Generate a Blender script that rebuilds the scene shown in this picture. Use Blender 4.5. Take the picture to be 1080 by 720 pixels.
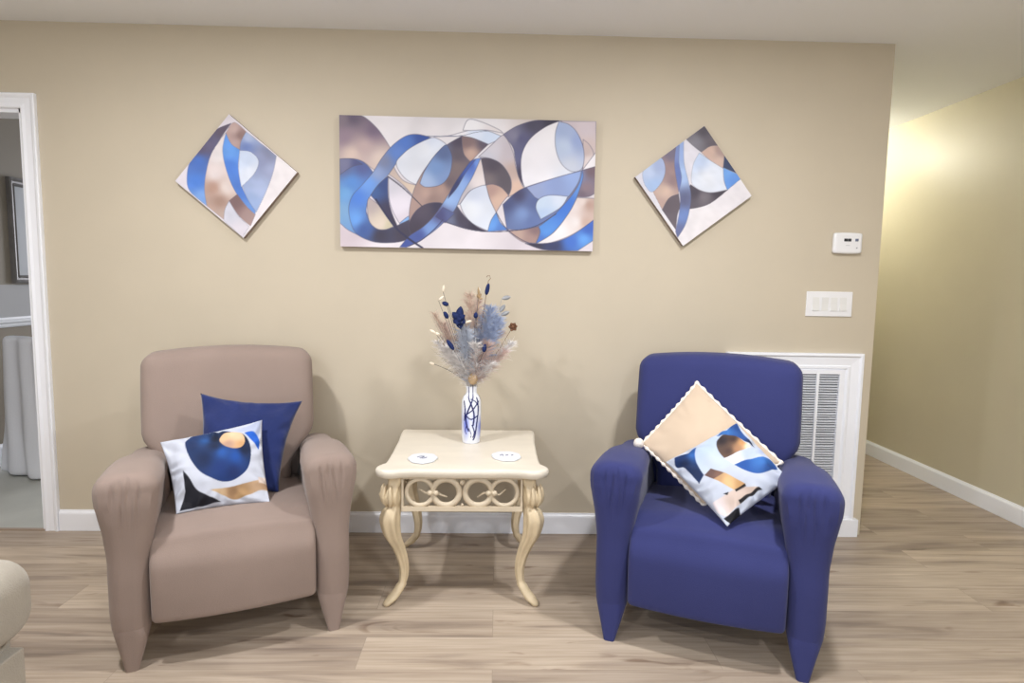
import bpy, bmesh, math, random
import numpy as np
from mathutils import Vector, Matrix, noise
PI = math.pi
R = math.radians
random.seed(7)
for o in list(bpy.data.objects): bpy.data.objects.remove(o)
S = bpy.context.scene
COL = S.collection

# ------------------------------------------------------------------ camera, world, lights, exposure
def cam_axes(yaw, pitch, roll):
    f = Vector((math.sin(yaw)*math.cos(pitch), math.cos(yaw)*math.cos(pitch), -math.sin(pitch)))
    r = Vector((math.cos(yaw), -math.sin(yaw), 0)); u = r.cross(f)
    c, s = math.cos(roll), math.sin(roll)
    return r*c + u*s, -r*s + u*c, f
cd = bpy.data.cameras.new('camera'); cam = bpy.data.objects.new('camera', cd); COL.objects.link(cam)
cd.sensor_width = 36.0; cd.lens = 644.6/1080*36.0; cd.clip_start = 0.05
_r, _u, _f = cam_axes(0.0250, 0.0971, 0.0164)
m = Matrix(((_r.x, _u.x, -_f.x, 0.0), (_r.y, _u.y, -_f.y, -3.013), (_r.z, _u.z, -_f.z, 1.274), (0, 0, 0, 1)))
cam.matrix_world = m
S.camera = cam
w = bpy.data.worlds.new('world'); S.world = w; w.use_nodes = True
w.node_tree.nodes['Background'].inputs[0].default_value = (0.8, 0.85, 1.0, 1); w.node_tree.nodes['Background'].inputs[1].default_value = 0.02
S.view_settings.view_transform = 'Standard'; S.view_settings.look = 'None'
S.view_settings.exposure = 0.0; S.view_settings.gamma = 1.0; S.view_settings.use_curve_mapping = False

CAN_W = 33.5
CANS = [(-1.30, -1.45), (0.88, -1.45), (-1.30, -3.75), (0.88, -3.75)]
CAN_COL = (0.985, 0.985, 1.0)
HALL_W = 26.0
HALL_COL = (1.0, 0.995, 0.89)
def area(name, loc, size, watts, col, rot=(0, 0, 0), shape='DISK', size_y=None):
    l = bpy.data.lights.new(name, 'AREA'); l.shape = shape; l.size = size; l.energy = watts; l.color = col
    if size_y: l.size_y = size_y
    o = bpy.data.objects.new(name, l); COL.objects.link(o); o.location = loc; o.rotation_euler = rot
    return o
# cool fill lamp added in front of unseen window_1, which is built below
area('rear_fill', (-0.4, -5.38, 1.45), 2.6, 50.0, (0.84, 0.91, 1.0), (R(90), 0, 0), 'RECTANGLE', 1.5)
area('dining_room_fill', (-2.0, 3.85, 1.5), 1.0, 42.0, (0.9, 0.92, 1.0), (R(-90), 0, 0), 'RECTANGLE', 1.3)  # unseen lamp added to brighten the dining room; no window behind it

# ------------------------------------------------------------------ helpers
def srgb(r, g=None, b=None):
    if g is None: r, g, b = r
    f = lambda c: (c/255/12.92 if c/255 <= 0.04045 else ((c/255+0.055)/1.055)**2.4)
    return (f(r), f(g), f(b), 1.0)
def mat(name, col, rough=0.6, metal=0.0, noise_amt=0.0, nscale=20.0, bump=0.0, bscale=200.0, spec=0.5, sheen=0.0, stretch=None, emit=None):
    M = bpy.data.materials.new(name); M.use_nodes = True; nt = M.node_tree; b = nt.nodes['Principled BSDF']
    c = srgb(col); b.inputs['Base Color'].default_value = c; b.inputs['Roughness'].default_value = rough
    b.inputs['Metallic'].default_value = metal; b.inputs['Specular IOR Level'].default_value = spec
    b.inputs['Sheen Weight'].default_value = sheen
    if emit: b.inputs['Emission Color'].default_value = c; b.inputs['Emission Strength'].default_value = emit
    tc = nt.nodes.new('ShaderNodeTexCoord'); mp = nt.nodes.new('ShaderNodeMapping'); nt.links.new(tc.outputs['Object'], mp.inputs[0])
    if stretch: mp.inputs['Scale'].default_value = stretch
    if noise_amt:
        n = nt.nodes.new('ShaderNodeTexNoise'); n.inputs['Scale'].default_value = nscale; n.inputs['Detail'].default_value = 5
        nt.links.new(mp.outputs[0], n.inputs['Vector'])
        rp = nt.nodes.new('ShaderNodeValToRGB'); nt.links.new(n.outputs[0], rp.inputs[0])
        rp.color_ramp.elements[0].position = 0.3; rp.color_ramp.elements[1].position = 0.7
        rp.color_ramp.elements[0].color = (c[0]*(1-noise_amt), c[1]*(1-noise_amt), c[2]*(1-noise_amt), 1)
        rp.color_ramp.elements[1].color = (min(1, c[0]*(1+noise_amt)), min(1, c[1]*(1+noise_amt)), min(1, c[2]*(1+noise_amt)), 1)
        nt.links.new(rp.outputs[0], b.inputs['Base Color'])
    if bump:
        n = nt.nodes.new('ShaderNodeTexNoise'); n.inputs['Scale'].default_value = bscale; n.inputs['Detail'].default_value = 3
        nt.links.new(mp.outputs[0], n.inputs['Vector'])
        bp = nt.nodes.new('ShaderNodeBump'); bp.inputs['Strength'].default_value = bump; bp.inputs['Distance'].default_value = 0.004
        nt.links.new(n.outputs[0], bp.inputs['Height']); nt.links.new(bp.outputs[0], b.inputs['Normal'])
    return M
def attr_mat(name, rough=0.6, bump=0.0, bscale=300.0, spec=0.4, sheen=0.0):
    M = mat(name, (200, 200, 200), rough, bump=bump, bscale=bscale, spec=spec, sheen=sheen); nt = M.node_tree
    a = nt.nodes.new('ShaderNodeAttribute'); a.attribute_name = 'paint'
    nt.links.new(a.outputs['Color'], nt.nodes['Principled BSDF'].inputs['Base Color'])
    return M
def obj(name, bm, material, parent=None, smooth=True, bevel=0.0, mats=None):
    me = bpy.data.meshes.new(name)
    bmesh.ops.recalc_face_normals(bm, faces=bm.faces)
    bm.to_mesh(me); bm.free()
    me.materials.append(material)
    for mm in (mats or []): me.materials.append(mm)
    if smooth:
        me.polygons.foreach_set('use_smooth', [True]*len(me.polygons))
        if smooth != 'all':
            try: me.set_sharp_from_angle(angle=R(35))
            except Exception: pass
    o = bpy.data.objects.new(name, me); COL.objects.link(o); o.parent = parent
    if bevel:
        md = o.modifiers.new('bevel', 'BEVEL'); md.width = bevel; md.segments = 3; md.limit_method = 'ANGLE'
        for p in me.polygons: p.use_smooth = True
        try: me.set_sharp_from_angle(angle=R(180))
        except Exception: pass
        md.harden_normals = True
    return o
def thing(name, label, cat, loc=(0, 0, 0), rotz=0.0, group=None):
    o = bpy.data.objects.new(name, None); COL.objects.link(o); o.location = loc; o.rotation_euler = (0, 0, rotz)
    o.empty_display_size = 0.05
    o['label'] = label; o['category'] = cat
    if group: o['group'] = group
    return o
def tag(o, label, cat, group=None):
    o['label'] = label; o['category'] = cat
    if group: o['group'] = group
    return o
def box(bm, x0, x1, y0, y1, z0, z1):
    v = [bm.verts.new(p) for p in ((x0,y0,z0),(x1,y0,z0),(x1,y1,z0),(x0,y1,z0),(x0,y0,z1),(x1,y0,z1),(x1,y1,z1),(x0,y1,z1))]
    for f in ((3,2,1,0),(4,5,6,7),(0,1,5,4),(1,2,6,5),(2,3,7,6),(3,0,4,7)): bm.faces.new([v[i] for i in f])
    return v
def boxes(*bs):
    bm = bmesh.new()
    for b in bs: box(bm, *b)
    return bm
def structure(name, bm, m, label=None, bevel=0.0, smooth=False):
    o = obj(name, bm, m, None, smooth, bevel); o['kind'] = 'structure'
    if label: o['label'] = label
    return o
def rbox(sx, sy, sz, r, n=(10, 10, 10), deform=None, bm=None):
    """rounded box centred on 0 with half sizes sx,sy,sz, finely gridded, then deformed"""
    bm = bm or bmesh.new(); cache = {}
    def pt(u, v, w_):
        p = [u*sx, v*sy, w_*sz]; q = [max(-h+r, min(h-r, c)) for c, h in zip(p, (sx, sy, sz))]
        d = [a-b for a, b in zip(p, q)]; L = math.sqrt(sum(c*c for c in d)) or 1
        p = [a+c/L*r if sum(x*x for x in d) > 0 else b for a, c, b in zip(q, d, p)]
        if deform: p = deform(*p)
        return p
    def V(i, j, k):
        key = (i, j, k)
        if key not in cache:
            def t(a, N, h):
                # denser near the edges so that the rounding is smooth
                x = 2*a/N-1
                return math.sin(x*PI/2)*0.5 + x*0.5
            cache[key] = bm.verts.new(pt(t(i, n[0], sx), t(j, n[1], sy), t(k, n[2], sz)))
        return cache[key]
    def quad(a, b, c, d): bm.faces.new((V(*a), V(*b), V(*c), V(*d)))
    X, Y, Z = n
    for i in range(X):
        for j in range(Y):
            quad((i,j,0),(i,j+1,0),(i+1,j+1,0),(i+1,j,0)); quad((i,j,Z),(i+1,j,Z),(i+1,j+1,Z),(i,j+1,Z))
        for k in range(Z):
            quad((i,0,k),(i+1,0,k),(i+1,0,k+1),(i,0,k+1)); quad((i,Y,k),(i,Y,k+1),(i+1,Y,k+1),(i+1,Y,k))
    for j in range(Y):
        for k in range(Z):
            quad((0,j,k),(0,j,k+1),(0,j+1,k+1),(0,j+1,k)); quad((X,j,k),(X,j+1,k),(X,j+1,k+1),(X,j,k+1))
    return bm
def loft(rings, cap=True, bm=None, closed=True):
    bm = bm or bmesh.new(); vs = [[bm.verts.new(p) for p in r] for r in rings]; n = len(rings[0])
    for a, b in zip(vs, vs[1:]):
        for i in range(n if closed else n-1):
            j = (i+1) % n; bm.faces.new((a[i], a[j], b[j], b[i]))
    if cap:
        for ring in (vs[0], vs[-1]):
            c = bm.verts.new(sum((v.co for v in ring), Vector())/n)
            for i in range(n): bm.faces.new((ring[i], ring[(i+1) % n], c))
    return bm
def tube(path, rad, n=8, bm=None, rx=None):
    """round tube along a path; rad is a number or a list"""
    P = [Vector(p) for p in path]; rads = rad if isinstance(rad, (list, tuple)) else [rad]*len(P)
    rings = []; up = Vector((0.13, 0.21, 1)).normalized()
    for i, p in enumerate(P):
        t = (P[min(i+1, len(P)-1)]-P[max(i-1, 0)])
        t = t.normalized() if t.length > 1e-9 else Vector((0, 0, 1))
        a = t.cross(up)
        if a.length < 1e-3: a = t.cross(Vector((1, 0, 0)))
        a.normalize(); b = t.cross(a).normalized()
        rings.append([p + a*(rads[i]*math.cos(2*PI*k/n)) + b*(rads[i]*math.sin(2*PI*k/n)) for k in range(n)])
    return loft(rings, True, bm)
def lathe(profile, n=40, bm=None, c=(0, 0, 0), cap=True):
    return loft([[(c[0]+r*math.cos(2*PI*k/n), c[1]+r*math.sin(2*PI*k/n), c[2]+z) for k in range(n)] for r, z in profile], cap, bm)
def catmull(pts, k=8, closed=False):
    pts = [tuple(map(float, p)) for p in pts]; n = len(pts); out = []
    if n < 3: return pts
    idx = range(n) if closed else range(n-1)
    for i in idx:
        g = (lambda j: pts[j % n]) if closed else (lambda j: pts[max(0, min(n-1, j))])
        p0, p1, p2, p3 = g(i-1), g(i), g(i+1), g(i+2)
        for s in range(k):
            t = s/k
            out.append(tuple(0.5*((2*b)+(-a+c)*t+(2*a-5*b+4*c-d)*t*t+(-a+3*b-3*c+d)*t**3) for a, b, c, d in zip(p0, p1, p2, p3)))
    if not closed: out.append(pts[-1])
    return out
def smoothstep(a, b, x):
    t = max(0.0, min(1.0, (x-a)/(b-a))); return t*t*(3-2*t)
def nz(x, y, z=0.0): return noise.noise(Vector((x, y, z)))

# ------------------------------------------------------------------ a small painter: curved shapes in picture coordinates -> one colour per vertex
def homography(src, dst):
    A = []; B = []
    for (x, y), (u, v) in zip(src, dst):
        A.append([x, y, 1, 0, 0, 0, -u*x, -u*y]); B.append(u)
        A.append([0, 0, 0, x, y, 1, -v*x, -v*y]); B.append(v)
    h = np.linalg.solve(np.array(A, float), np.array(B, float)); return np.append(h, 1).reshape(3, 3)
def curve(spec):
    """spec: list of points; a point ending with 'c' marks a corner. Splined between corners."""
    pts = [tuple(p[:2]) for p in spec]; cor = [i for i, p in enumerate(spec) if len(p) > 2]
    if not cor: return catmull(pts, 8, True)
    out = []; n = len(pts)
    for a, b in zip(cor, cor[1:]+[cor[0]+n]):
        seg = [pts[i % n] for i in range(a, b+1)]
        out += catmull(seg, 8)[:-1] if len(seg) > 2 else seg[:1]
    return out
def inside(poly, X, Y):
    c = np.zeros(X.shape, bool); n = len(poly)
    for i in range(n):
        x1, y1 = poly[i]; x2, y2 = poly[(i+1) % n]
        if y1 == y2: continue
        t = (y1 > Y) != (y2 > Y)
        c ^= t & (X < (x2-x1)*(Y-y1)/(y2-y1)+x1)
    return c
def dist_line(poly, X, Y, closed=True):
    D = np.full(X.shape, 1e9)
    n = len(poly)
    for i in range(n if closed else n-1):
        x1, y1 = poly[i]; x2, y2 = poly[(i+1) % n]; dx, dy = x2-x1, y2-y1; L = dx*dx+dy*dy
        if L < 1e-9: continue
        t = np.clip(((X-x1)*dx+(Y-y1)*dy)/L, 0, 1); D = np.minimum(D, (X-x1-t*dx)**2+(Y-y1-t*dy)**2)
    return np.sqrt(D)
def mottle(X, Y, s, seed=0):
    rs = np.random.RandomState(seed); out = np.zeros(X.shape)
    for o in range(14):
        f = s*(1.0+0.35*o); a = rs.uniform(0, 2*PI); ph = rs.uniform(0, 2*PI); b = rs.uniform(0, 2*PI)
        out += np.sin((X*math.cos(a)+Y*math.sin(a))*f+ph+1.5*np.sin((X*math.cos(b)-Y*math.sin(b))*f*0.7))/(1+0.3*o)
    return out/4.0
def paint(corners, base, shapes, U, V, aspect=1.0, outline=None, mot=0.05, seed=1, haze=0.0):
    """corners: picture points of (u,v)=(0,1),(1,1),(1,0),(0,0). returns linear colours for every (U,V)."""
    H = homography([(0, 1), (1, 1), (1, 0), (0, 0)], corners)
    W = H[2, 0]*U+H[2, 1]*V+H[2, 2]; X = (H[0, 0]*U+H[0, 1]*V+H[0, 2])/W; Y = (H[1, 0]*U+H[1, 1]*V+H[1, 2])/W
    def grad(g):
        if len(g) == 3 and not hasattr(g[0], '__len__'): return np.array(g, float)[None, :]*np.ones((X.size, 1))
        out = None                                   # list of (x, y, (r,g,b)): blended by inverse distance
        ws = [1.0/((X-x)**2+(Y-y)**2+60.0)**1.25 for x, y, _ in g]; T = sum(ws)
        return sum((wi/T)[:, None]*np.array(c, float)[None, :] for wi, (_, _, c) in zip(ws, g))
    C = grad(base)
    span = abs(corners[1][0]-corners[0][0])+abs(corners[1][1]-corners[0][1])
    mt = mottle(X, Y, 14.0/span*1.0, seed)
    for k, sh in enumerate(shapes):
        if sh[0] == 'line':
            _, pts, wd, col = sh; d = dist_line(catmull(pts, 6), X, Y, False); a = np.clip((wd-d)/max(1.5, wd*0.5), 0, 1)[:, None]
            C = C*(1-a)+np.array(col, float)*a; continue
        pts, g = sh[0], sh[1]; poly = curve(pts); I = inside(poly, X, Y)
        G = grad(g)
        d = dist_line(poly, X, Y); a = np.clip(0.5+np.where(I, d, -d)/3.2, 0, 1)[:, None]
        C = C*(1-a)+G*a
        if outline:
            a = (np.clip((outline[0]-d)/outline[0], 0, 1)*outline[1])[:, None]
            C = C*(1-a)+np.array(outline[2], float)*a
    if haze: g_ = C.mean(axis=1, keepdims=True); C = (C*(1-haze)+g_*haze)*0.93+np.array([206, 204, 212.0])*0.07
    C = np.clip(C*(1+mot*mt[:, None]), 0, 255)/255.0
    return np.where(C <= 0.04045, C/12.92, ((C+0.055)/1.055)**2.4)
def set_paint(o, cols):
    me = o.data; a = me.color_attributes.new('paint', 'FLOAT_COLOR', 'POINT')
    arr = np.ones((len(me.vertices), 4)); arr[:, :3] = cols; a.data.foreach_set('color', arr.ravel())

# ------------------------------------------------------------------ materials
def wall_mat(name, col, rough=0.55, spec=0.35):
    return mat(name, col, rough, noise_amt=0.02, nscale=3.0, bump=0.12, bscale=260.0, spec=spec)
M_wall = wall_mat('beige_wall_paint', (201, 190, 170))
M_hall = wall_mat('hall_wall_paint', (202, 194, 170), 0.43, 0.38)
M_dine = wall_mat('taupe_wall_paint', (150, 142, 130))
M_dine_low = wall_mat('pale_grey_wall', (182, 182, 184))  # paler grey for the band between chair rail and picture frame
M_ceil = mat('ceiling_paint', (243, 245, 248), 0.9, bump=0.2, bscale=180.0, spec=0.2)
M_trim = mat('white_trim_paint', (244, 246, 252), 0.35, spec=0.5)
M_white = mat('white_plastic', (236, 236, 238), 0.35)
M_dark = mat('dark_plastic', (38, 40, 46), 0.4)
M_grey = mat('grey_plastic', (150, 152, 158), 0.5)

def floor_material():
    M = bpy.data.materials.new('oak_plank_floor'); M.use_nodes = True; nt = M.node_tree; N = nt.nodes; L = nt.links; b = N['Principled BSDF']
    tc = N.new('ShaderNodeTexCoord')
    br = N.new('ShaderNodeTexBrick'); br.offset = 0.37; br.inputs['Scale'].default_value = 1.0
    br.inputs['Brick Width'].default_value = 1.22; br.inputs['Row Height'].default_value = 0.185
    br.inputs['Mortar Size'].default_value = 0.0009; br.inputs['Mortar Smooth'].default_value = 0.2; br.inputs['Bias'].default_value = 0.0
    br.inputs['Color1'].default_value = (0.0, 0, 0, 1); br.inputs['Color2'].default_value = (1, 1, 1, 1); br.inputs['Mortar'].default_value = (0.5, 0.5, 0.5, 1)
    L.new(tc.outputs['Object'], br.inputs['Vector'])
    # each plank shifts the grain by its own random amount
    sep = N.new('ShaderNodeSeparateColor'); L.new(br.outputs['Color'], sep.inputs[0])
    mul = N.new('ShaderNodeMath'); mul.operation = 'MULTIPLY'; mul.inputs[1].default_value = 37.0; L.new(sep.outputs[0], mul.inputs[0])
    cmb = N.new('ShaderNodeCombineXYZ'); L.new(mul.outputs[0], cmb.inputs['Z']); L.new(mul.outputs[0], cmb.inputs['X'])
    add = N.new('ShaderNodeVectorMath'); add.operation = 'ADD'; L.new(tc.outputs['Object'], add.inputs[0]); L.new(cmb.outputs[0], add.inputs[1])
    def noise_(scale, st, det, dist=0.0):
        mp = N.new('ShaderNodeMapping'); mp.inputs['Scale'].default_value = st; L.new(add.outputs[0], mp.inputs[0])
        n = N.new('ShaderNodeTexNoise'); n.inputs['Scale'].default_value = scale; n.inputs['Detail'].default_value = det
        n.inputs['Distortion'].default_value = dist; L.new(mp.outputs[0], n.inputs['Vector']); return n
    n1 = noise_(1.6, (0.9, 9.0, 1.0), 5, 0.6)
    n2 = noise_(4.0, (0.8, 22.0, 1.0), 6, 0.3)
    n3 = noise_(2.3, (1.1, 5.0, 1.0), 3, 1.2)
    r1 = N.new('ShaderNodeValToRGB'); L.new(n1.outputs[0], r1.inputs[0]); e = r1.color_ramp.elements
    e[0].position = 0.30; e[0].color = srgb(150, 137, 126); e[1].position = 0.68; e[1].color = srgb(203, 190, 174)
    x = r1.color_ramp.elements.new(0.48); x.color = srgb(188, 174, 158)
    r2 = N.new('ShaderNodeValToRGB'); L.new(n2.outputs[0], r2.inputs[0]); e = r2.color_ramp.elements
    e[0].position = 0.32; e[0].color = srgb(216, 210, 204); e[1].position = 0.62; e[1].color = (1, 1, 1, 1)
    mx = N.new('ShaderNodeMix'); mx.data_type = 'RGBA'; mx.blend_type = 'MULTIPLY'; mx.inputs['Factor'].default_value = 0.55
    L.new(r1.outputs[0], mx.inputs['A']); L.new(r2.outputs[0], mx.inputs['B'])
    r3 = N.new('ShaderNodeValToRGB'); L.new(n3.outputs[0], r3.inputs[0]); e = r3.color_ramp.elements
    e[0].position = 0.27; e[0].color = srgb(170, 150, 138); e[1].position = 0.36; e[1].color = (1, 1, 1, 1)
    m2 = N.new('ShaderNodeMix'); m2.data_type = 'RGBA'; m2.blend_type = 'MULTIPLY'; m2.inputs['Factor'].default_value = 0.7
    L.new(mx.outputs['Result'], m2.inputs['A']); L.new(r3.outputs[0], m2.inputs['B'])
    # plank tone and joints
    r4 = N.new('ShaderNodeValToRGB'); L.new(sep.outputs[0], r4.inputs[0]); e = r4.color_ramp.elements
    e[0].position = 0.0; e[0].color = srgb(228, 224, 222); e[1].position = 1.0; e[1].color = srgb(255, 252, 248)
    m3 = N.new('ShaderNodeMix'); m3.data_type = 'RGBA'; m3.blend_type = 'MULTIPLY'; m3.inputs['Factor'].default_value = 1.0
    L.new(m2.outputs['Result'], m3.inputs['A']); L.new(r4.outputs[0], m3.inputs['B'])
    m4 = N.new('ShaderNodeMix'); m4.data_type = 'RGBA'; L.new(br.outputs['Fac'], m4.inputs['Factor'])
    L.new(m3.outputs['Result'], m4.inputs['A']); m4.inputs['B'].default_value = srgb(150, 136, 122)
    L.new(m4.outputs['Result'], b.inputs['Base Color']); b.inputs['Roughness'].default_value = 0.42; b.inputs['Specular IOR Level'].default_value = 0.35
    bp = N.new('ShaderNodeBump'); bp.inputs['Strength'].default_value = 0.15; bp.inputs['Distance'].default_value = 0.002
    L.new(n2.outputs[0], bp.inputs['Height']); L.new(bp.outputs[0], b.inputs['Normal'])
    return M
def tile_material():
    M = mat('grey_floor_tile', (186, 187, 180), 0.45, noise_amt=0.06, nscale=5.0); nt = M.node_tree; N = nt.nodes; L = nt.links
    return M

# ------------------------------------------------------------------ the room
XL, XC, XH = -3.296, 1.892, 2.867        # left wall, end of the back wall, hall wall
YB, YF, ZC = -5.5, 4.0, 2.44
DX0, DX1, DZ = -3.06, -2.24, 2.045       # doorway
WT = 0.12
structure('floor', boxes((XL-0.1, XH+0.1, YB, 0.0, -0.05, 0), (XC-WT, XH+0.1, 0.0, YF, -0.05, 0)), floor_material(), 'greige oak plank floor')
structure('floor.001', boxes((XL-0.1, XC-WT, 0.0, YF, -0.05, -0.001)), tile_material(), 'grey tile floor of the room behind the doorway')
structure('ceiling', boxes((XL-0.1, XH+0.1, YB, YF, ZC, ZC+0.1)), M_ceil, 'matte white ceiling')
def wall_outline():
    bm = bmesh.new(); P = [(XL, 0), (DX0, 0), (DX0, DZ), (DX1, DZ), (DX1, 0), (XC, 0), (XC, ZC), (XL, ZC)]
    a = [bm.verts.new((x, 0, z)) for x, z in P]; b = [bm.verts.new((x, WT, z)) for x, z in P]
    bm.faces.new(a); bm.faces.new(b[::-1])
    for i in range(8): bm.faces.new((a[i], b[i], b[(i+1) % 8], a[(i+1) % 8]))
    return bm
structure('wall_back', wall_outline(), M_wall, 'long beige wall behind the armchairs')
structure('wall_hall_left', boxes((XC-WT, XC, WT, YF, 0, ZC)), M_hall)
structure('wall_right', boxes((XH, XH+0.1, YB, YF, 0, ZC)), M_hall, 'pale yellow hallway wall on the right')
structure('wall_left', boxes((XL-0.1, XL, YB, WT, 0, ZC)), M_wall)
structure('wall_far', boxes((XL, XH, YF, YF+0.1, 0, ZC)), M_hall)
structure('wall_front', boxes((XL, -1.75, YB-0.1, YB, 0, ZC), (0.95, XH, YB-0.1, YB, 0, ZC), (-1.75, 0.95, YB-0.1, YB, 0, 0.65), (-1.75, 0.95, YB-0.1, YB, 2.25, ZC)), M_wall)
wn = structure('window_1', boxes((-1.75, -1.69, YB-0.09, YB+0.02, 0.65, 2.25), (0.89, 0.95, YB-0.09, YB+0.02, 0.65, 2.25), (-1.69, 0.89, YB-0.09, YB+0.02, 0.65, 0.71),
     (-1.69, 0.89, YB-0.09, YB+0.02, 2.19, 2.25), (-0.43, -0.37, YB-0.07, YB-0.02, 0.71, 2.19)), M_trim)
structure('wall_dining', boxes((XL-0.1, XL, WT, YF, 1.20, ZC)), M_dine, 'taupe wall of the room behind the doorway')
structure('wall_dining_band', boxes((XL-0.1, XL, WT, YF, 0.95, 1.20)), M_dine_low)
structure('wall_dining_low', boxes((XL-0.1, XL, WT, YF, 0.0, 0.95)), mat('dining_low_paint', (146, 136, 122), 0.6, noise_amt=0.02))
def profile_run(pts, p0, p1, nrm, m, name, label=None):
    """extrude a (distance from wall, height) profile from p0 to p1"""
    bm = bmesh.new(); n = Vector(nrm)
    rings = [[Vector(p)+n*d+Vector((0, 0, z)) for d, z in pts] for p in (p0, p1)]
    vs = [[bm.verts.new(q) for q in r] for r in rings]; k = len(pts)
    for i in range(k): bm.faces.new((vs[0][i], vs[0][(i+1) % k], vs[1][(i+1) % k], vs[1][i]))
    bm.faces.new(vs[0]); bm.faces.new(list(reversed(vs[1])))
    return structure(name, bm, m, label)
BASEP = [(0.0005, 0.001), (0.015, 0.001), (0.015, 0.086), (0.013, 0.094), (0.008, 0.1), (0.006, 0.106), (0.0005, 0.106)]
profile_run(BASEP, (DX1+0.07, 0, 0), (1.145, 0, 0), (0, -1, 0), M_trim, 'baseboard_back', 'white baseboard behind the armchairs')
profile_run(BASEP, (XH, YB, 0), (XH, YF, 0), (-1, 0, 0), M_trim, 'baseboard_right', 'white baseboard running along the hallway wall')
profile_run(BASEP, (XL, YB, 0), (XL, 0, 0), (1, 0, 0), M_trim, 'baseboard_left')
profile_run([(d, z*1.35) for d, z in BASEP], (XL, WT, 0), (XL, YF, 0), (1, 0, 0), M_trim, 'baseboard_dining')
profile_run([(0.0005, 0), (0.008, 0), (0.014, 0.012), (0.014, 0.022), (0.024, 0.034), (0.024, 0.046), (0.014, 0.054), (0.010, 0.066), (0.0005, 0.066)],
            (XL, WT, 0.915), (XL, YF, 0.915), (1, 0, 0), M_trim, 'trim_1', 'white chair rail in the room behind the doorway')
# door casing with a stepped profile, jamb and threshold
def casing():
    bm = bmesh.new(); cw = 0.068
    prof = [(0.0, 0.0), (0.0, 0.014), (0.006, 0.017), (0.020, 0.013), (0.045, 0.013), (0.055, 0.020), (0.064, 0.022), (cw, 0.018), (cw, 0.0)]
    path = [(DX1, 0.0, 1, 0), (DX1, DZ, 1, 1), (DX0, DZ, -1, 1), (DX0, 0.0, -1, 0)]
    rings = [[bm.verts.new((x+sx*a, -0.0005-b, z+sz*a)) for a, b in prof] for x, z, sx, sz in path]
    for p, q in zip(rings, rings[1:]):
        for i in range(len(prof)): bm.faces.new((p[i], p[(i+1) % len(prof)], q[(i+1) % len(prof)], q[i]))
    bm.faces.new(rings[0]); bm.faces.new(rings[-1])
    return bm
structure('trim_2', casing(), M_trim, 'white casing around the doorway on the left')
structure('trim_3', boxes((DX1-0.018, DX1, 0.0, WT, 0, DZ), (DX0, DX0+0.018, 0.0, WT, 0, DZ), (DX0, DX1, 0.0, WT, DZ-0.018, DZ)), M_trim, 'white jamb inside the doorway')
structure('trim_4', boxes((DX0, DX1, -0.012, 0.012, 0.0, 0.004)), mat('threshold_strip', (160, 140, 122), 0.4))

# ------------------------------------------------------------------ ceiling lights
M_glow = mat('lamp_diffuser', (255, 246, 230), 0.5, emit=7.0)
for i, (x, y) in enumerate(CANS):
    t = thing('recessed_light', 'round white recessed ceiling light '+('in front of the taupe armchair', 'in front of the navy armchair', 'near the window wall on the sofa side', 'near the window wall on the hallway side')[i], 'ceiling light', (x, y, ZC), 0, 'recessed ceiling lights')
    obj('trim_ring', lathe([(0.078, -0.001), (0.098, -0.001), (0.098, -0.006), (0.092, -0.010), (0.080, -0.010), (0.078, -0.006)], 32, cap=False), M_white, t)
    obj('diffuser', lathe([(0.078, -0.002), (0.078, -0.004), (0.02, -0.0045)], 32), M_glow, t)
    area('downlight', (x, y, ZC-0.014), 0.15, CAN_W, CAN_COL)
t = thing('hallway_ceiling_light', 'round flush ceiling light in the hallway', 'ceiling light', (2.30, 1.75, ZC))
obj('base_plate', lathe([(0.001, -0.001), (0.15, -0.001), (0.15, -0.018), (0.14, -0.02)], 40), M_white, t)
obj('dome', lathe([(0.138, -0.018), (0.13, -0.04), (0.105, -0.062), (0.06, -0.076), (0.01, -0.08)], 40), mat('dome_glass', (255, 240, 190), 0.4, emit=6.0), t)
l = bpy.data.lights.new('hall_lamp', 'POINT'); l.energy = HALL_W; l.color = HALL_COL; l.shadow_soft_size = 0.09
o = bpy.data.objects.new('hall_lamp', l); COL.objects.link(o); o.location = (2.30, 1.75, ZC-0.15)

# ------------------------------------------------------------------ canvases
def canvas(name, label, w_, h_, centre, rot, nx, ny, corners, base, shapes, seed, outline=None):
    bm = bmesh.new(); T = 0.030
    grid = [[bm.verts.new(((i/nx-0.5)*w_, -T, (j/ny-0.5)*h_)) for i in range(nx+1)] for j in range(ny+1)]
    for j in range(ny):
        for i in range(nx): bm.faces.new((grid[j][i], grid[j][i+1], grid[j+1][i+1], grid[j+1][i]))
    UV = [(i/nx, j/ny) for j in range(ny+1) for i in range(nx+1)]
    U = np.array([u for u, v in UV]); V = np.array([v for u, v in UV])
    cols = paint(corners, base, shapes, U, V, outline=outline, mot=0.045, seed=seed, haze=0.13)
    t = thing(name, label, 'wall art', (centre[0], 0, centre[1])); t.rotation_euler = (0, rot, 0)
    me = bpy.data.meshes.new('painted_front'); bm.to_mesh(me); bm.free(); me.materials.append(M_canvas)
    o = bpy.data.objects.new('painted_front', me); COL.objects.link(o); o.parent = t
    set_paint(o, cols)
    obj('canvas_side', boxes((-w_/2, w_/2, -T+0.0004, -0.0015, -h_/2, h_/2)), mat('canvas_edge', (150, 132, 122), 0.8, noise_amt=0.25, nscale=12.0), t, False)
    return t
M_canvas = attr_mat('painted_canvas', 0.65, bump=0.15, bscale=900.0)
c = 'c'
ARTBG = [(300, 90, (226, 222, 228)), (700, 90, (220, 218, 224)), (1000, 75, (205, 192, 188)), (60, 640, (205, 190, 200)), (600, 640, (228, 222, 230)), (1000, 680, (215, 205, 215)), (300, 640, (226, 220, 228))]
def B(x, y, *k): return (x+405, y)+k
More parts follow.
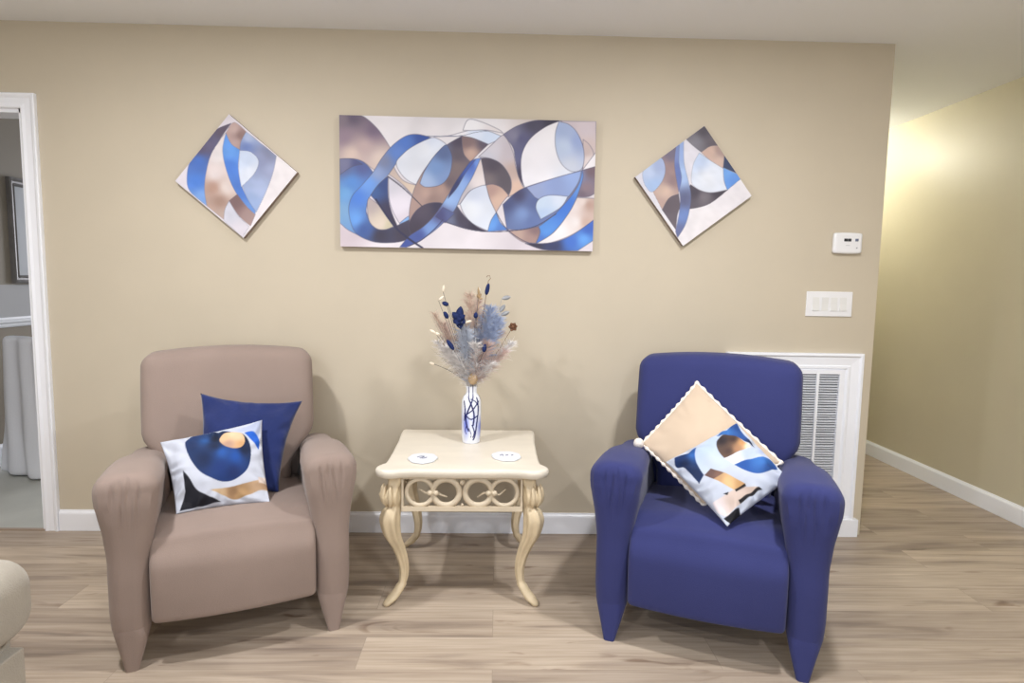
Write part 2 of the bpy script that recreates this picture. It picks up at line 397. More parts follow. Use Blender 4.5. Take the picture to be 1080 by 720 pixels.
def Cc(x, y, *k): return (x+810, y)+k
ART = [
 ([(36,50,c),(90,45),(150,58),(210,108),(250,160),(284,215,c),(240,262),(212,315,c),(190,300),(150,270),(100,257),(36,262,c)],
   [(100,60,(92,80,104)),(60,150,(140,118,136)),(200,120,(110,92,118)),(150,200,(186,160,160)),(100,235,(212,188,176)),(230,260,(210,190,180)),(50,70,(120,105,120))]),
 ([(42,258,c),(100,257),(152,272),(195,315),(214,360,c),(185,430),(170,500),(190,560),(140,618,c),(85,590),(45,555,c)],
   [(60,300,(88,98,150)),(150,300,(72,86,150)),(70,420,(96,160,226)),(100,370,(70,130,214)),(60,500,(110,160,210)),(160,430,(56,104,200))]),
 ([(42,258,c),(100,258),(150,284,c),(100,295),(45,332,c)], [(60,280,(110,112,150)),(130,280,(70,76,130))]),
 # lavender leaf and tan wedge between the big loops
 ([(285,270,c),(310,320),(345,362),(400,382),(450,388,c),(405,455,c),(345,385),(272,330,c)], [(310,310,(196,176,166)),(390,400,(218,196,176))]),
 ([(272,340,c),(345,392),(400,448),(380,470),(374,540),(382,625,c),(320,550),(280,460)], [(290,380,(206,204,218)),(330,470,(224,218,232)),(360,560,(210,200,214))]),
 ([(328,560,c),(374,528),(376,590),(395,640,c),(345,590)], [(350,560,(120,170,232)),(380,620,(90,130,200))]),
 # band of the large C shaped loop
 ([(470,158,c),(405,143),(350,152),(290,195),(240,255),(200,320),(150,380),(105,430),(88,490),(100,560),(130,612),(200,645),(270,652),(340,645),(400,618),(455,570,c),(450,490,c),(390,535),(335,562),(300,578),(240,590),(200,568),(172,520),(174,470),(190,430),(222,385),(270,335),(320,265),(380,210)],
   [(430,155,(40,72,160)),(350,180,(64,110,205)),(310,230,(78,120,205)),(250,270,(112,122,160)),(225,320,(128,150,200)),(180,380,(90,146,232)),(130,440,(60,118,220)),(120,540,(84,148,232)),(165,590,(52,84,160)),(240,620,(52,48,70)),(340,610,(58,52,72)),(420,560,(62,55,72))]),
 ([(175,470),(182,440,c),(235,480),(275,530),(300,575,c),(262,590),(220,585),(185,548)], [(190,470,(176,160,160)),(240,560,(216,200,184)),(280,570,(200,190,160))]),
 ([(270,340,c),(225,380),(190,430,c),(240,485),(280,540),(330,600,c),(290,510),(272,430)], [(210,410,(50,84,150)),(250,380,(44,66,130)),(270,500,(52,48,78)),(305,560,(50,44,66))]),
 # white disc with grey blue right half
 ([(308,280),(340,235),(385,200),(450,168),(490,160),(545,195),(570,260),(558,330),(520,378),(450,390),(390,375),(340,340)],
   [(350,270,(214,220,234)),(440,210,(222,228,240)),(400,340,(220,224,236)),(470,170,(205,215,235))]),
 ([(420,0+375,c),(440,320),(480,255),(530,200),(548,196,c),(570,250),(560,330),(520,380),(450,392)], [(530,230,(86,108,160)),(500,300,(112,150,212)),(450,370,(160,186,228)),(550,340,(120,150,208))]),
 # pale loop top centre
 ([B(80,155,c),B(150,150),B(250,125),B(330,128),B(410,160,c),B(335,192,c),B(260,162),B(208,153,c)], [(600,140,(226,224,230)),(740,150,(196,212,238)),(690,140,(206,218,240))]),
 ([B(215,125,c),B(240,75),B(300,85),B(380,120),B(405,140,c),B(330,125),B(250,126)], [(660,90,(228,228,234)),(780,120,(214,208,212))]),
 # dark / brown leaf
 ([B(210,153,c),B(125,205),B(50,290),B(0,375),B(-26,460),B(-33,540),B(-20,628,c),B(40,590),B(95,520),B(155,430),B(205,340),B(252,275,c),B(218,215)],
   [(600,175,(66,58,80)),(600,240,(88,78,92)),(530,215,(90,96,130)),(590,300,(120,102,104)),(520,400,(178,144,132)),(450,420,(186,152,140)),(400,430,(170,140,132)),(560,370,(104,88,96)),(480,450,(150,122,116))]),
 ([(420,0+375,c),(440,320),(480,255),(530,200),(548,196,c),(570,250),(560,330),(520,380),(450,392)], [(530,230,(78,98,150)),(500,300,(108,146,208)),(450,370,(156,182,226)),(550,340,(116,146,204))]),
 ([(376,600,c),(372,560),(402,505),(450,472),(510,465),(550,482,c),(500,540),(440,590),(388,628,c)], [(440,500,(74,66,86)),(520,480,(52,50,78)),(400,590,(60,52,70))]),
 ([B(210,153,c),B(262,162),B(335,192,c),B(290,235),B(252,275,c),B(222,240),B(212,195)], [(640,180,(120,96,98)),(660,235,(190,156,142)),(720,190,(84,74,92))]),
 # centre crescent, petals
 ([B(300,255,c),B(250,300),B(215,390),B(190,470,c),B(205,470),B(250,412),B(325,382,c),B(318,330)], [(690,290,(212,198,196)),(640,420,(186,180,188)),(700,370,(222,212,214))]),
 ([B(205,472,c),B(250,412),B(300,388),B(328,384,c),B(345,450),B(376,512,c),B(340,600,c),B(262,562),B(222,515)], [(680,420,(196,206,228)),(660,500,(226,232,242)),(730,560,(214,222,238))]),
 ([B(302,257,c),B(350,258),B(400,285),B(438,345),B(443,400),B(430,432,c),B(395,395),B(350,380),B(325,384,c)], [(760,290,(70,62,78)),(820,360,(84,76,88)),(740,360,(110,98,104))]),
 ([B(326,384,c),B(360,380),B(400,397),B(432,432,c),B(400,470),B(374,512,c),B(345,450)], [(750,410,(176,140,130)),(790,460,(212,176,156))]),
 ([B(190,480,c),B(228,530),B(280,575),B(337,602,c),B(250,590),B(130,555,c),B(165,515)], [(560,550,(98,106,140)),(620,540,(66,60,82)),(690,590,(48,42,62))]),
 # blue ribbon
 ([B(300,256,c),B(252,272),B(205,340),B(150,428),B(85,525),B(30,580),B(-30,620),B(-75,672,c),B(-45,674,c),B(20,640),B(75,605),B(130,557),B(180,500),B(215,425),B(262,345)],
   [(660,290,(60,92,190)),(690,280,(96,140,226)),(600,380,(130,168,232)),(560,450,(140,178,236)),(520,520,(78,80,136)),(470,590,(110,150,220)),(420,620,(60,80,160)),(350,665,(52,74,160))]),
 ([B(255,270,c),B(205,335),B(165,400),B(148,445,c),B(190,395),B(230,325),B(275,265,c)], [(590,400,(44,50,100)),(650,300,(50,78,170))]),
 ([B(90,530,c),B(125,487,c),B(180,515,c),B(135,560,c)], [(510,530,(64,66,120)),(570,520,(80,92,150))]),
 ('line', [(372,668),(430,640),(490,590),(530,545)], 3, (60,60,100)),
 # right hand loops
 ([B(290,250,c),B(350,195),B(405,148),B(430,180),B(455,240),B(465,300),B(490,375),B(505,398,c),B(470,420),B(430,440,c),B(445,395),B(438,345),B(400,288),B(350,260)],
   [(760,210,(200,196,208)),(840,230,(186,176,186)),(860,320,(190,164,156)),(870,400,(216,180,160)),(740,245,(190,190,205))]),
 ([Cc(0,145,c),Cc(60,108),Cc(130,84),Cc(200,75),Cc(275,80,c),Cc(200,110),Cc(130,163),Cc(95,225),Cc(84,300),Cc(98,390,c),Cc(72,340),Cc(58,265),Cc(45,205)],
   [(860,150,(120,118,146)),(950,100,(66,62,86)),(1040,82,(48,44,64)),(900,170,(78,78,120)),(880,250,(84,86,130)),(895,340,(58,52,80))]),
 ([Cc(265,82,c),Cc(330,85),Cc(437,85,c),Cc(437,300,c),Cc(370,320,c),Cc(378,220),Cc(345,140)], [(1120,110,(196,182,190)),(1200,200,(206,186,184)),(1200,120,(204,190,198))]),
 ([Cc(376,170,c),Cc(405,195),Cc(425,235),Cc(420,285,c),Cc(376,312,c)], [(1200,230,(196,174,172)),(1210,270,(220,206,206))]),
 ([Cc(437,230,c),Cc(437,298,c),Cc(372,316,c)], (236,232,238)),
 ([Cc(268,82,c),Cc(200,110),Cc(130,163),Cc(92,228),Cc(84,300),Cc(98,385),Cc(145,440),Cc(220,475),Cc(285,460),Cc(345,390),Cc(372,310),Cc(378,230),Cc(350,145)],
   [(960,250,(226,224,232)),(1040,150,(232,230,236)),(1000,380,(230,228,236)),(1100,400,(212,222,240))]),
 ([Cc(262,86,c),Cc(246,140),Cc(248,215),Cc(275,285),Cc(325,322),Cc(372,305),Cc(380,225),Cc(352,145),Cc(310,100)], [(1090,120,(152,172,216)),(1100,200,(178,196,226)),(1120,300,(196,204,224)),(1160,180,(140,160,212))]),
 ([Cc(0,475,c),Cc(60,420),Cc(120,390),Cc(250,350),Cc(437,298,c),Cc(437,420,c),Cc(400,440),Cc(345,440,c),Cc(300,475),Cc(250,520),Cc(165,578),Cc(90,594),Cc(20,590,c)],
   [(830,470,(64,74,124)),(880,430,(58,58,96)),(900,520,(110,140,200)),(950,560,(86,108,170)),(960,470,(76,92,150)),(1010,400,(120,146,206)),(1100,360,(150,176,224)),(1150,340,(120,150,220)),(1225,320,(112,88,100)),(1200,400,(134,112,124)),(1180,430,(110,92,110))]),
 ([Cc(110,395,c),Cc(250,350),Cc(368,318,c),Cc(350,380),Cc(290,455),Cc(220,474),Cc(150,442,c)], [(960,400,(140,156,204)),(1050,380,(128,150,206)),(1150,340,(140,168,228))]),
 ([Cc(155,490),Cc(170,450),Cc(220,432),Cc(305,438,c),Cc(270,490),Cc(178,545,c)], [(990,470,(190,210,236)),(1080,450,(206,218,240)),(1000,520,(170,194,230))]),
 ([Cc(372,315,c),Cc(360,370),Cc(325,430),Cc(250,515),Cc(168,580,c),Cc(175,610),Cc(155,658,c),Cc(215,625),Cc(270,570),Cc(320,500),Cc(355,420),Cc(376,350)], [(1160,380,(84,140,226)),(1100,480,(48,110,220)),(1010,600,(70,140,232)),(990,640,(60,110,210))]),
 ([Cc(20,596,c),Cc(90,594),Cc(166,578,c),Cc(174,605),Cc(155,656,c),Cc(90,648)], [(880,620,(190,158,146)),(960,590,(132,104,108)),(940,640,(170,136,128))]),
 ([B(335,602,c),B(350,550),B(374,512,c),B(395,560),B(432,594,c)], [(760,570,(84,150,236)),(800,590,(70,120,210))]),
 ([Cc(158,658,c),Cc(240,605),Cc(310,515),Cc(348,444,c),Cc(430,448,c),Cc(430,548,c),Cc(370,590),Cc(300,628),Cc(220,655)],
   [(1080,600,(236,232,236)),(1140,480,(226,214,214)),(1180,460,(222,206,200)),(1215,480,(176,142,128)),(1200,560,(196,164,150)),(1040,640,(232,228,232)),(1150,560,(230,222,222))]),
 ([Cc(105,657,c),Cc(220,655),Cc(320,622),Cc(430,545,c),Cc(430,640,c),Cc(350,692,c),Cc(200,688)], [(960,668,(48,44,66)),(1050,670,(46,52,96)),(1130,650,(52,104,210)),(1210,590,(44,88,190)),(1190,640,(80,150,236))]),
 ('line', [(270,342),(340,395),(400,450),(432,482)], 3, (60,55,75)),
 ('line', [(215,450),(300,570),(360,625),(435,676)], 6, (42,42,76)),
 ('line', [(450,152),(520,152),(615,150),(680,135),(740,128)], 2, (110,120,150)),
 ('line', [(540,555),(640,588),(740,602),(850,598),(960,578),(1060,520)], 2.5, (60,60,90)),
 ('line', [(780,512),(830,590),(920,650),(1000,660)], 2.5, (70,70,100)),
]
canvas('long_abstract_painting', 'long rectangular canvas of blue, brown and white swirls above the side table', 1.215, 0.612, (-0.149, 1.735), R(0.1), 420, 212,
       [(36,50),(1249,85),(1230,695),(52,668)], ARTBG, ART, 3, (3.0, 0.6, (70,68,96)))
AL = [
 ([(348,98,c),(270,135),(205,205),(148,295),(133,380),(150,450),(235,522,c),(222,450),(227,365),(252,270),(295,180)], [(300,130,(84,72,92)),(200,230,(88,78,110)),(190,300,(58,106,205)),(180,400,(60,120,224)),(210,480,(110,160,236)),(250,220,(90,84,120))]),
 ([(322,145,c),(255,250),(228,350),(222,440),(235,522,c),(322,592,c),(325,540),(345,495,c),(385,465,c),(335,350),(310,240)], [(280,260,(228,220,222)),(270,360,(226,212,212)),(260,430,(180,140,122)),(300,500,(168,132,116)),(330,430,(222,206,200)),(310,570,(186,160,148))]),
 ([(322,150,c),(307,235),(325,330),(370,440),(440,530),(478,562,c),(478,545,c),(415,440),(388,330),(395,235,c),(345,195)], [(345,250,(84,150,240)),(340,320,(58,116,220)),(400,440,(60,112,210)),(460,540,(90,140,220))]),
 ([(345,105,c),(370,95),(425,140,c),(400,190),(395,235,c),(350,205),(322,150,c)], [(360,130,(190,160,154)),(400,160,(140,108,104)),(370,200,(176,146,142))]),
 ([(425,140,c),(582,262,c),(565,350),(530,450),(483,552,c),(430,470),(395,350),(393,235,c),(400,190)], [(440,170,(160,176,214)),(540,250,(120,126,160)),(430,220,(100,124,190)),(500,280,(130,140,180)),(500,430,(160,178,220)),(460,500,(140,166,216)),(560,340,(150,160,200))]),
 ([(393,238,c),(450,245),(490,290),(470,355),(405,425,c),(390,340)], [(430,290,(190,206,234)),(450,350,(214,222,238))]),
 ([(345,495,c),(385,462,c),(430,520),(478,566,c),(455,622,c),(395,570)], [(380,490,(120,90,92)),(450,580,(164,134,130))]),
 ([(345,498,c),(325,540),(320,594,c),(415,678,c),(448,625,c),(390,568)], [(360,560,(204,206,222)),(400,640,(214,208,220))]),
]
canvas('left_diamond_painting', 'small diamond-hung square canvas with a tall blue crescent, left of the long painting', 0.406, 0.406, (-1.243, 1.748), 0.0, 150, 150,
       [(335,52),(690,345),(420,682),(76,400)], [(300,100,(214,206,216)),(600,400,(228,222,226)),(110,380,(220,214,226))], AL, 5, (2.0, 0.4, (80,80,110))).rotation_euler = (0, R(39.8), 0)
AR = [
 ([(402,68,c),(308,135,c),(340,165),(385,200,c),(430,172),(475,165,c),(440,110)], [(400,90,(74,68,80)),(360,150,(120,118,130)),(450,140,(92,84,94))]),
 ([(385,200,c),(430,170),(475,165,c),(505,215,c),(495,282,c),(430,240)], [(430,200,(206,172,156)),(480,190,(160,134,128)),(470,250,(204,174,160))]),
 ([(502,214,c),(585,312,c),(495,275,c)], (48,60,96)),
 ([(495,275,c),(585,316,c),(582,332,c),(515,388,c),(500,340)], [(510,300,(96,156,236)),(550,340,(80,138,226))]),
 ([(375,203,c),(345,260),(334,340),(350,372),(395,395),(440,400),(515,386,c),(498,340),(496,280,c),(430,240)], [(380,240,(184,204,238)),(420,330,(220,226,238)),(460,300,(216,224,240))]),
 ([(268,165,c),(180,228,c),(85,295,c),(185,490,c),(225,430),(270,410,c),(264,340),(250,260)], [(240,210,(104,96,120)),(230,290,(150,122,122)),(200,400,(204,174,156)),(240,340,(140,114,118)),(190,460,(180,150,140))]),
 ([(88,305),(120,258),(180,230),(203,285),(185,350),(135,402),(98,365)], [(120,300,(178,196,230)),(170,270,(150,168,212)),(150,370,(150,180,226))]),
 ([(330,362,c),(380,392),(440,402),(518,386,c),(430,455),(345,482),(262,487,c),(285,440)], [(350,400,(66,60,74)),(400,420,(110,102,112)),(470,400,(60,54,66))]),
 ([(270,410,c),(220,432),(185,492,c),(254,592,c),(262,520),(275,470)], [(230,460,(88,78,88)),(240,540,(96,86,96))]),
 ([(268,160,c),(297,140,c),(298,250),(318,340),(332,420),(322,500),(300,570),(262,632,c),(252,600,c),(272,500),(276,420),(258,300)], [(280,200,(140,168,226)),(290,320,(160,190,240)),(300,440,(84,90,130)),(290,520,(100,130,200)),(270,600,(90,100,150))]),
 ([(258,170,c),(275,165,c),(272,250),(285,330),(270,400,c),(250,270)], [(265,200,(110,130,190)),(270,300,(90,110,180))]),
]
canvas('right_diamond_painting', 'small diamond-hung square canvas with a dark brown top corner, right of the long painting', 0.406, 0.406, (0.938, 1.746), 0.0, 150, 150,
       [(402,68),(638,415),(290,672),(50,328)], [(560,450,(226,222,228)),(400,560,(230,226,230)),(60,320,(210,208,220)),(320,180,(216,214,226))], AR, 6, (2.0, 0.4, (70,70,96))).rotation_euler = (0, R(52.8), 0)

# ------------------------------------------------------------------ wall fittings
t = thing('thermostat', 'white wall thermostat with a small dark display above the light switches', 'thermostat', (1.716, 0, 1.490))
obj('housing', rbox(0.071, 0.012, 0.049, 0.010, (14, 6, 14), lambda x, y, z: (x*(1-0.06*(z/0.049)**2*0), y-0.0125, z*(1+0.06*(1-(x/0.071)**2)))), M_white, t, 'all')
obj('display', boxes((-0.022, -0.0045, -0.0256, -0.0244, 0.008, 0.022), (-0.003, 0.0135, -0.0256, -0.0244, 0.008, 0.022)), M_dark, t, False)
obj('button', boxes((0.033, 0.049, -0.0262, -0.0242, 0.009, 0.022)), mat('thermostat_button', (110, 118, 140), 0.5), t, False, 0.002)
obj('indicator', boxes((0.04, 0.046, -0.0254, -0.0244, -0.026, -0.020)), M_grey, t, False)
obj('indicator', boxes((-0.012, 0.008, -0.0254, -0.0244, -0.012, -0.0105)), M_grey, t, False)
t = thing('light_switch_plate', 'wide white four-rocker light switch plate under the thermostat', 'light switch', (1.651, 0, 1.190))
obj('plate', boxes((-0.116, 0.116, -0.007, -0.0003, -0.062, 0.062)), M_white, t, False, 0.004)
M_rock = mat('rocker_white', (228, 228, 226), 0.4)
for k in range(4):
    x = -0.069+k*0.046; bm = bmesh.new()
    up = k != 1
    zs = [(-0.033, -0.0115 if up else -0.0080), (0.0, -0.0088), (0.033, -0.0080 if up else -0.0115)]
    rings = [[(x-0.0165, -0.006, z), (x+0.0165, -0.006, z), (x+0.0165, y, z), (x-0.0165, y, z)] for z, y in zs]
    obj('rocker', loft(rings, True, bm), M_rock, t, False)

# return air grille
t = thing('return_air_grille', 'large white louvred return air grille low on the wall behind the navy armchair', 'vent', (0, 0, 0))
GX0, GX1, GZ0, GZ1 = 1.144, 1.838, 0.0, 0.945
IX0, IX1, IZ0, IZ1 = 1.238, 1.744, 0.10, 0.862
def grille_casing():
    bm = bmesh.new(); wd = 0.085
    prof = [(0.0, 0.0), (0.0, 0.024), (0.012, 0.026), (0.020, 0.018), (0.060, 0.014), (0.066, 0.018), (0.076, 0.018), (0.085, 0.010), (0.090, 0.010), (0.090, 0.0)]
    P = [(GX0, GZ0, 1, 1), (GX0, GZ1, 1, -1), (GX1, GZ1, -1, -1), (GX1, GZ0, -1, 1)]
    rings = [[bm.verts.new((x+sx*a, -0.0006-b, z+(sz*a if z > 0.5 else 0.0))) for a, b in prof] for x, z, sx, sz in P]
    for p, q in zip(rings, rings[1:]):
        for i in range(len(prof)): bm.faces.new((p[i], p[(i+1) % len(prof)], q[(i+1) % len(prof)], q[i]))
    bm.faces.new(rings[0]); bm.faces.new(rings[-1])
    box(bm, GX0, GX1, -0.024, -0.0006, 0.0, IZ0)
    return bm
obj('casing', grille_casing(), M_trim, t, False)
obj('plinth_block', boxes((1.755, 1.862, -0.034, -0.0006, 0.0, 0.092)), M_trim, t, False, 0.003)
bm = bmesh.new()
for x in (IX0, IX1-0.022): box(bm, x, x+0.022, -0.020, -0.003, IZ0, IZ1)
for z in (IZ0, IZ1-0.022): box(bm, IX0+0.022, IX1-0.022, -0.0195, -0.003, z, z+0.022)
for x in (1.365, 1.492, 1.612): box(bm, x-0.006, x+0.006, -0.021, -0.012, IZ0+0.022, IZ1-0.022)
obj('frame', bm, M_trim, t, False)
bm = bmesh.new(); z = IZ0+0.026; k = 0
while z < IZ1-0.024:
    b2 = 0.0012*math.sin(k*2.4)
    v = [bm.verts.new(p) for p in ((IX0+0.02, -0.016, z-0.0028+b2), (IX1-0.02, -0.016, z-0.0028-b2), (IX1-0.02, -0.004, z+0.0030), (IX0+0.02, -0.004, z+0.0030),
                                   (IX0+0.02, -0.016, z-0.0006+b2), (IX1-0.02, -0.016, z-0.0006-b2), (IX1-0.02, -0.004, z+0.0044), (IX0+0.02, -0.004, z+0.0044))]
    for f in ((3,2,1,0),(4,5,6,7),(0,1,5,4),(1,2,6,5),(2,3,7,6),(3,0,4,7)): bm.faces.new([v[i] for i in f])
    z += 0.0128; k += 1
obj('louvers', bm, mat('louver_white', (222, 224, 230), 0.45), t, False)
obj('filter', boxes((IX0+0.02, IX1-0.02, -0.003, -0.0008, IZ0+0.02, IZ1-0.02)), mat('mottled_grey_filter', (116, 118, 124), 0.9, noise_amt=0.45, nscale=9.0, stretch=(1, 1, 1)), t, False)  # mottled dark grey behind the slats, to deepen the gaps

# ------------------------------------------------------------------ armchairs
def rrect(x0, x1, y0, y1, r, seg=5, edge=10):
    """ring of points of a rounded rectangle with subdivided long edges"""
    r = min(r, (x1-x0)/2-1e-4, (y1-y0)/2-1e-4); out = []
    cs = [((x1-r, y0+r), -90), ((x1-r, y1-r), 0), ((x0+r, y1-r), 90), ((x0+r, y0+r), 180)]
    for q, ((cx, cy), a) in enumerate(cs):
        arc = [(cx+r*math.cos(R(a+90*s/seg)), cy+r*math.sin(R(a+90*s/seg))) for s in range(seg+1)]
        nxt = cs[(q+1) % 4]; nx_ = (nxt[0][0]+r*math.cos(R(nxt[1])), nxt[0][1]+r*math.sin(R(nxt[1])))
        out += arc
        lx, ly = arc[-1]
        for e in range(1, edge): out.append((lx+(nx_[0]-lx)*e/edge, ly+(nx_[1]-ly)*e/edge))
    return out
def arm_bm(s):
    keys = [  # z, inner x, outer x, front y, rear y
        (0.135, 0.262, 0.376, -0.420, 0.330), (0.20, 0.260, 0.379, -0.424, 0.332), (0.30, 0.257, 0.378, -0.428, 0.335), (0.38, 0.252, 0.377, -0.428, 0.335),
        (0.46, 0.240, 0.384, -0.432, 0.335), (0.52, 0.228, 0.394, -0.438, 0.330), (0.56, 0.224, 0.402, -0.440, 0.320), (0.598, 0.218, 0.405, -0.438, 0.315)]
    def interp(z):
        for a, b in zip(keys, keys[1:]):
            if z <= b[0]:
                t_ = (z-a[0])/(b[0]-a[0]); return [p+(q-p)*t_ for p, q in zip(a, b)]
        return list(keys[-1])
    rings = []
    zs = [0.135+(0.598-0.135)*i/22 for i in range(23)]
    lv = [interp(z)+[z] for z in zs]
    for i in range(1, 10):
        a = i/9*PI/2*0.985; b = keys[-1]; cx = (b[1]+b[2])/2; hw = (b[2]-b[1])/2*math.cos(a)**0.62
        lv.append([0, cx-hw, cx+hw, b[3]+0.042*(1-math.cos(a))**1.3, b[4]-0.05*(1-math.cos(a)), 0.598+0.056*math.sin(a)])
    for L_ in lv:
        _, xi, xo, yf, yr, z = L_
        ring = []
        for x, y in rrect(xi, xo, yf, yr, 0.045, 5, 24):
            k = smoothstep(0.30, 0.64, z)*smoothstep(-0.30, 0.30, y)
            zz = z-0.085*k
            # gathered cloth folds on the front of the arm roll
            f = smoothstep(0.44, 0.54, z)*(1-smoothstep(0.60, 0.66, z))*smoothstep(-0.36, -0.43, y)
            yy = y+0.0030*f*(0.7*math.sin(x*270+2.5*math.sin(z*14))+0.5*math.sin(x*430+z*25))
            xx = x+0.003*nz(x*9, y*9, z*9)
            # the roll narrows towards the back on its inner side
            xx += 0.034*smoothstep(-0.36, 0.20, y)*smoothstep(0.40, 0.56, z)*smoothstep(0.42, 0.22, x)
            ring.append((s*xx, yy, zz))
        rings.append(ring if s > 0 else ring[::-1])
    bm = loft(rings, False); bm.verts.ensure_lookup_table()
    N = len(rings[0]); top = bm.verts[-N:]; bot = bm.verts[:N]; K = 4*6+3*23-1
    if s < 0: top = list(top)[::-1]
    top = list(top); bm.faces.new(bot)
    for i in range(K//2):
        q = [top[i], top[i+1], top[K-i-1], top[K-i]]
        if len(set(q)) == 4: bm.faces.new(q)
        elif len(set(q)) == 3: bm.faces.new(list(dict.fromkeys(q)))
    bm.faces.new([top[0], top[K]]+top[K+1:])
    return bm
def leg_bm(s, front=True):
    rings = []
    for i in range(9):
        t_ = i/8; z = 0.1375*(1-t_)
        xi = 0.2622+(0.297-0.2622)*t_**1.1; xo = 0.3745+(0.336-0.3745)*t_**0.85
        if front: y0 = -0.4200-0.004*t_; y1 = -0.27-0.105*t_**0.6
        else: y0 = 0.20+0.055*t_; y1 = 0.325-0.0*t_
        ring = [(s*x, y, z) for x, y in rrect(xi, xo, y0, y1, 0.044-0.034*t_**0.5, 5, 3)]
        rings.append(ring)
    return loft(rings)
def armchair(name, label, loc, rot, M_f, M_foot, bdx=0.0):
    t = thing(name, label, 'armchair', loc, rot)
    for s in (-1, 1):
        obj('armrest', arm_bm(s), M_f, t)
        for fr in (True, False):
            lg = obj('leg', leg_bm(s, fr), M_f, t)
            y = -0.398 if fr else 0.29
            obj('foot_tip', boxes((s*0.3165-0.016, s*0.3165+0.016, y-0.02, y+0.02, -0.0, 0.007)), M_foot, lg, False)
    def seat_def(x, y, z):
        # centre (0,-.11,.305) half sizes .258,.32,.155
        Y = y-0.112; Z = z+0.300
        tp = smoothstep(0.0, 0.14, z)
        # generous waterfall roll along the front top edge
        q = smoothstep(-0.19, -0.318, y)*smoothstep(0.03, 0.15, z); Y += 0.030*q; Z -= 0.026*q
        Z += tp*(0.018*(1-(x/0.258)**2) - 0.045*smoothstep(-0.3, 0.25, Y))
        fr = smoothstep(-0.20, -0.31, y)
        Y -= fr*(0.020*(1-(x/0.258)**2) + 0.012*math.cos((z)/0.155*PI/2))
        Z -= (1-smoothstep(-0.155, 0.0, z))*0.004
        return (x, Y, Z)
    obj('seat', rbox(0.257, 0.318, 0.150, 0.020, (24, 26, 22), seat_def), M_f, t, 'all')
    def back_def(x, y, z):
        # half sizes .335,.085,.295 ; z from -.295 to .295 -> .385 .. .975
        Z = z+0.662
        wd = 0.335; u = x/wd
        k = smoothstep(0.46, 0.635, Z)
        x2 = x*(0.70+0.30*k)*(1+0.012*math.sin((Z-0.6)*6))
        Z += smoothstep(0.10, 0.295, z)*(0.026*(1-u*u)-0.010)
        Y = y + (-0.030*(1-u*u)*math.cos(z/0.295*PI/2*0.9) if y < 0 else 0.0)
        Y += 0.205 + (Z-0.42)*0.27
        return (x2+bdx, Y, Z)
    obj('backrest', rbox(0.335, 0.085, 0.295, 0.050, (26, 10, 26), back_def), M_f, t, 'all')
    obj('rear_panel', rbox(0.275, 0.045, 0.19, 0.03, (10, 6, 10), lambda x, y, z: (x, y+0.285+0.0*z, z+0.33)), M_f, t, 'all')
    return t
def cloth(name, col, sheen=0.0):
    return mat(name, col, 0.85, noise_amt=0.035, nscale=7.0, bump=0.25, bscale=420.0, spec=0.2, sheen=sheen)
M_brown = cloth('taupe_stretch_cover', (145, 128, 119), 0.15)
M_navy = cloth('navy_stretch_cover', (51, 56, 106), 0.12)
M_wood = mat('dark_wood_foot', (70, 50, 40), 0.5)
BR_LOC, BR_ROT = (-1.030, -0.612, 0), R(22.2)
BL_LOC, BL_ROT = (0.862, -0.665, 0), R(-21.0)
armchair('armchair', 'taupe brown slipcovered armchair near the doorway on the left', BR_LOC, BR_ROT, M_brown, M_wood, -0.018)
armchair('armchair', 'navy blue slipcovered armchair in front of the white air grille', BL_LOC, BL_ROT, M_navy, M_wood)

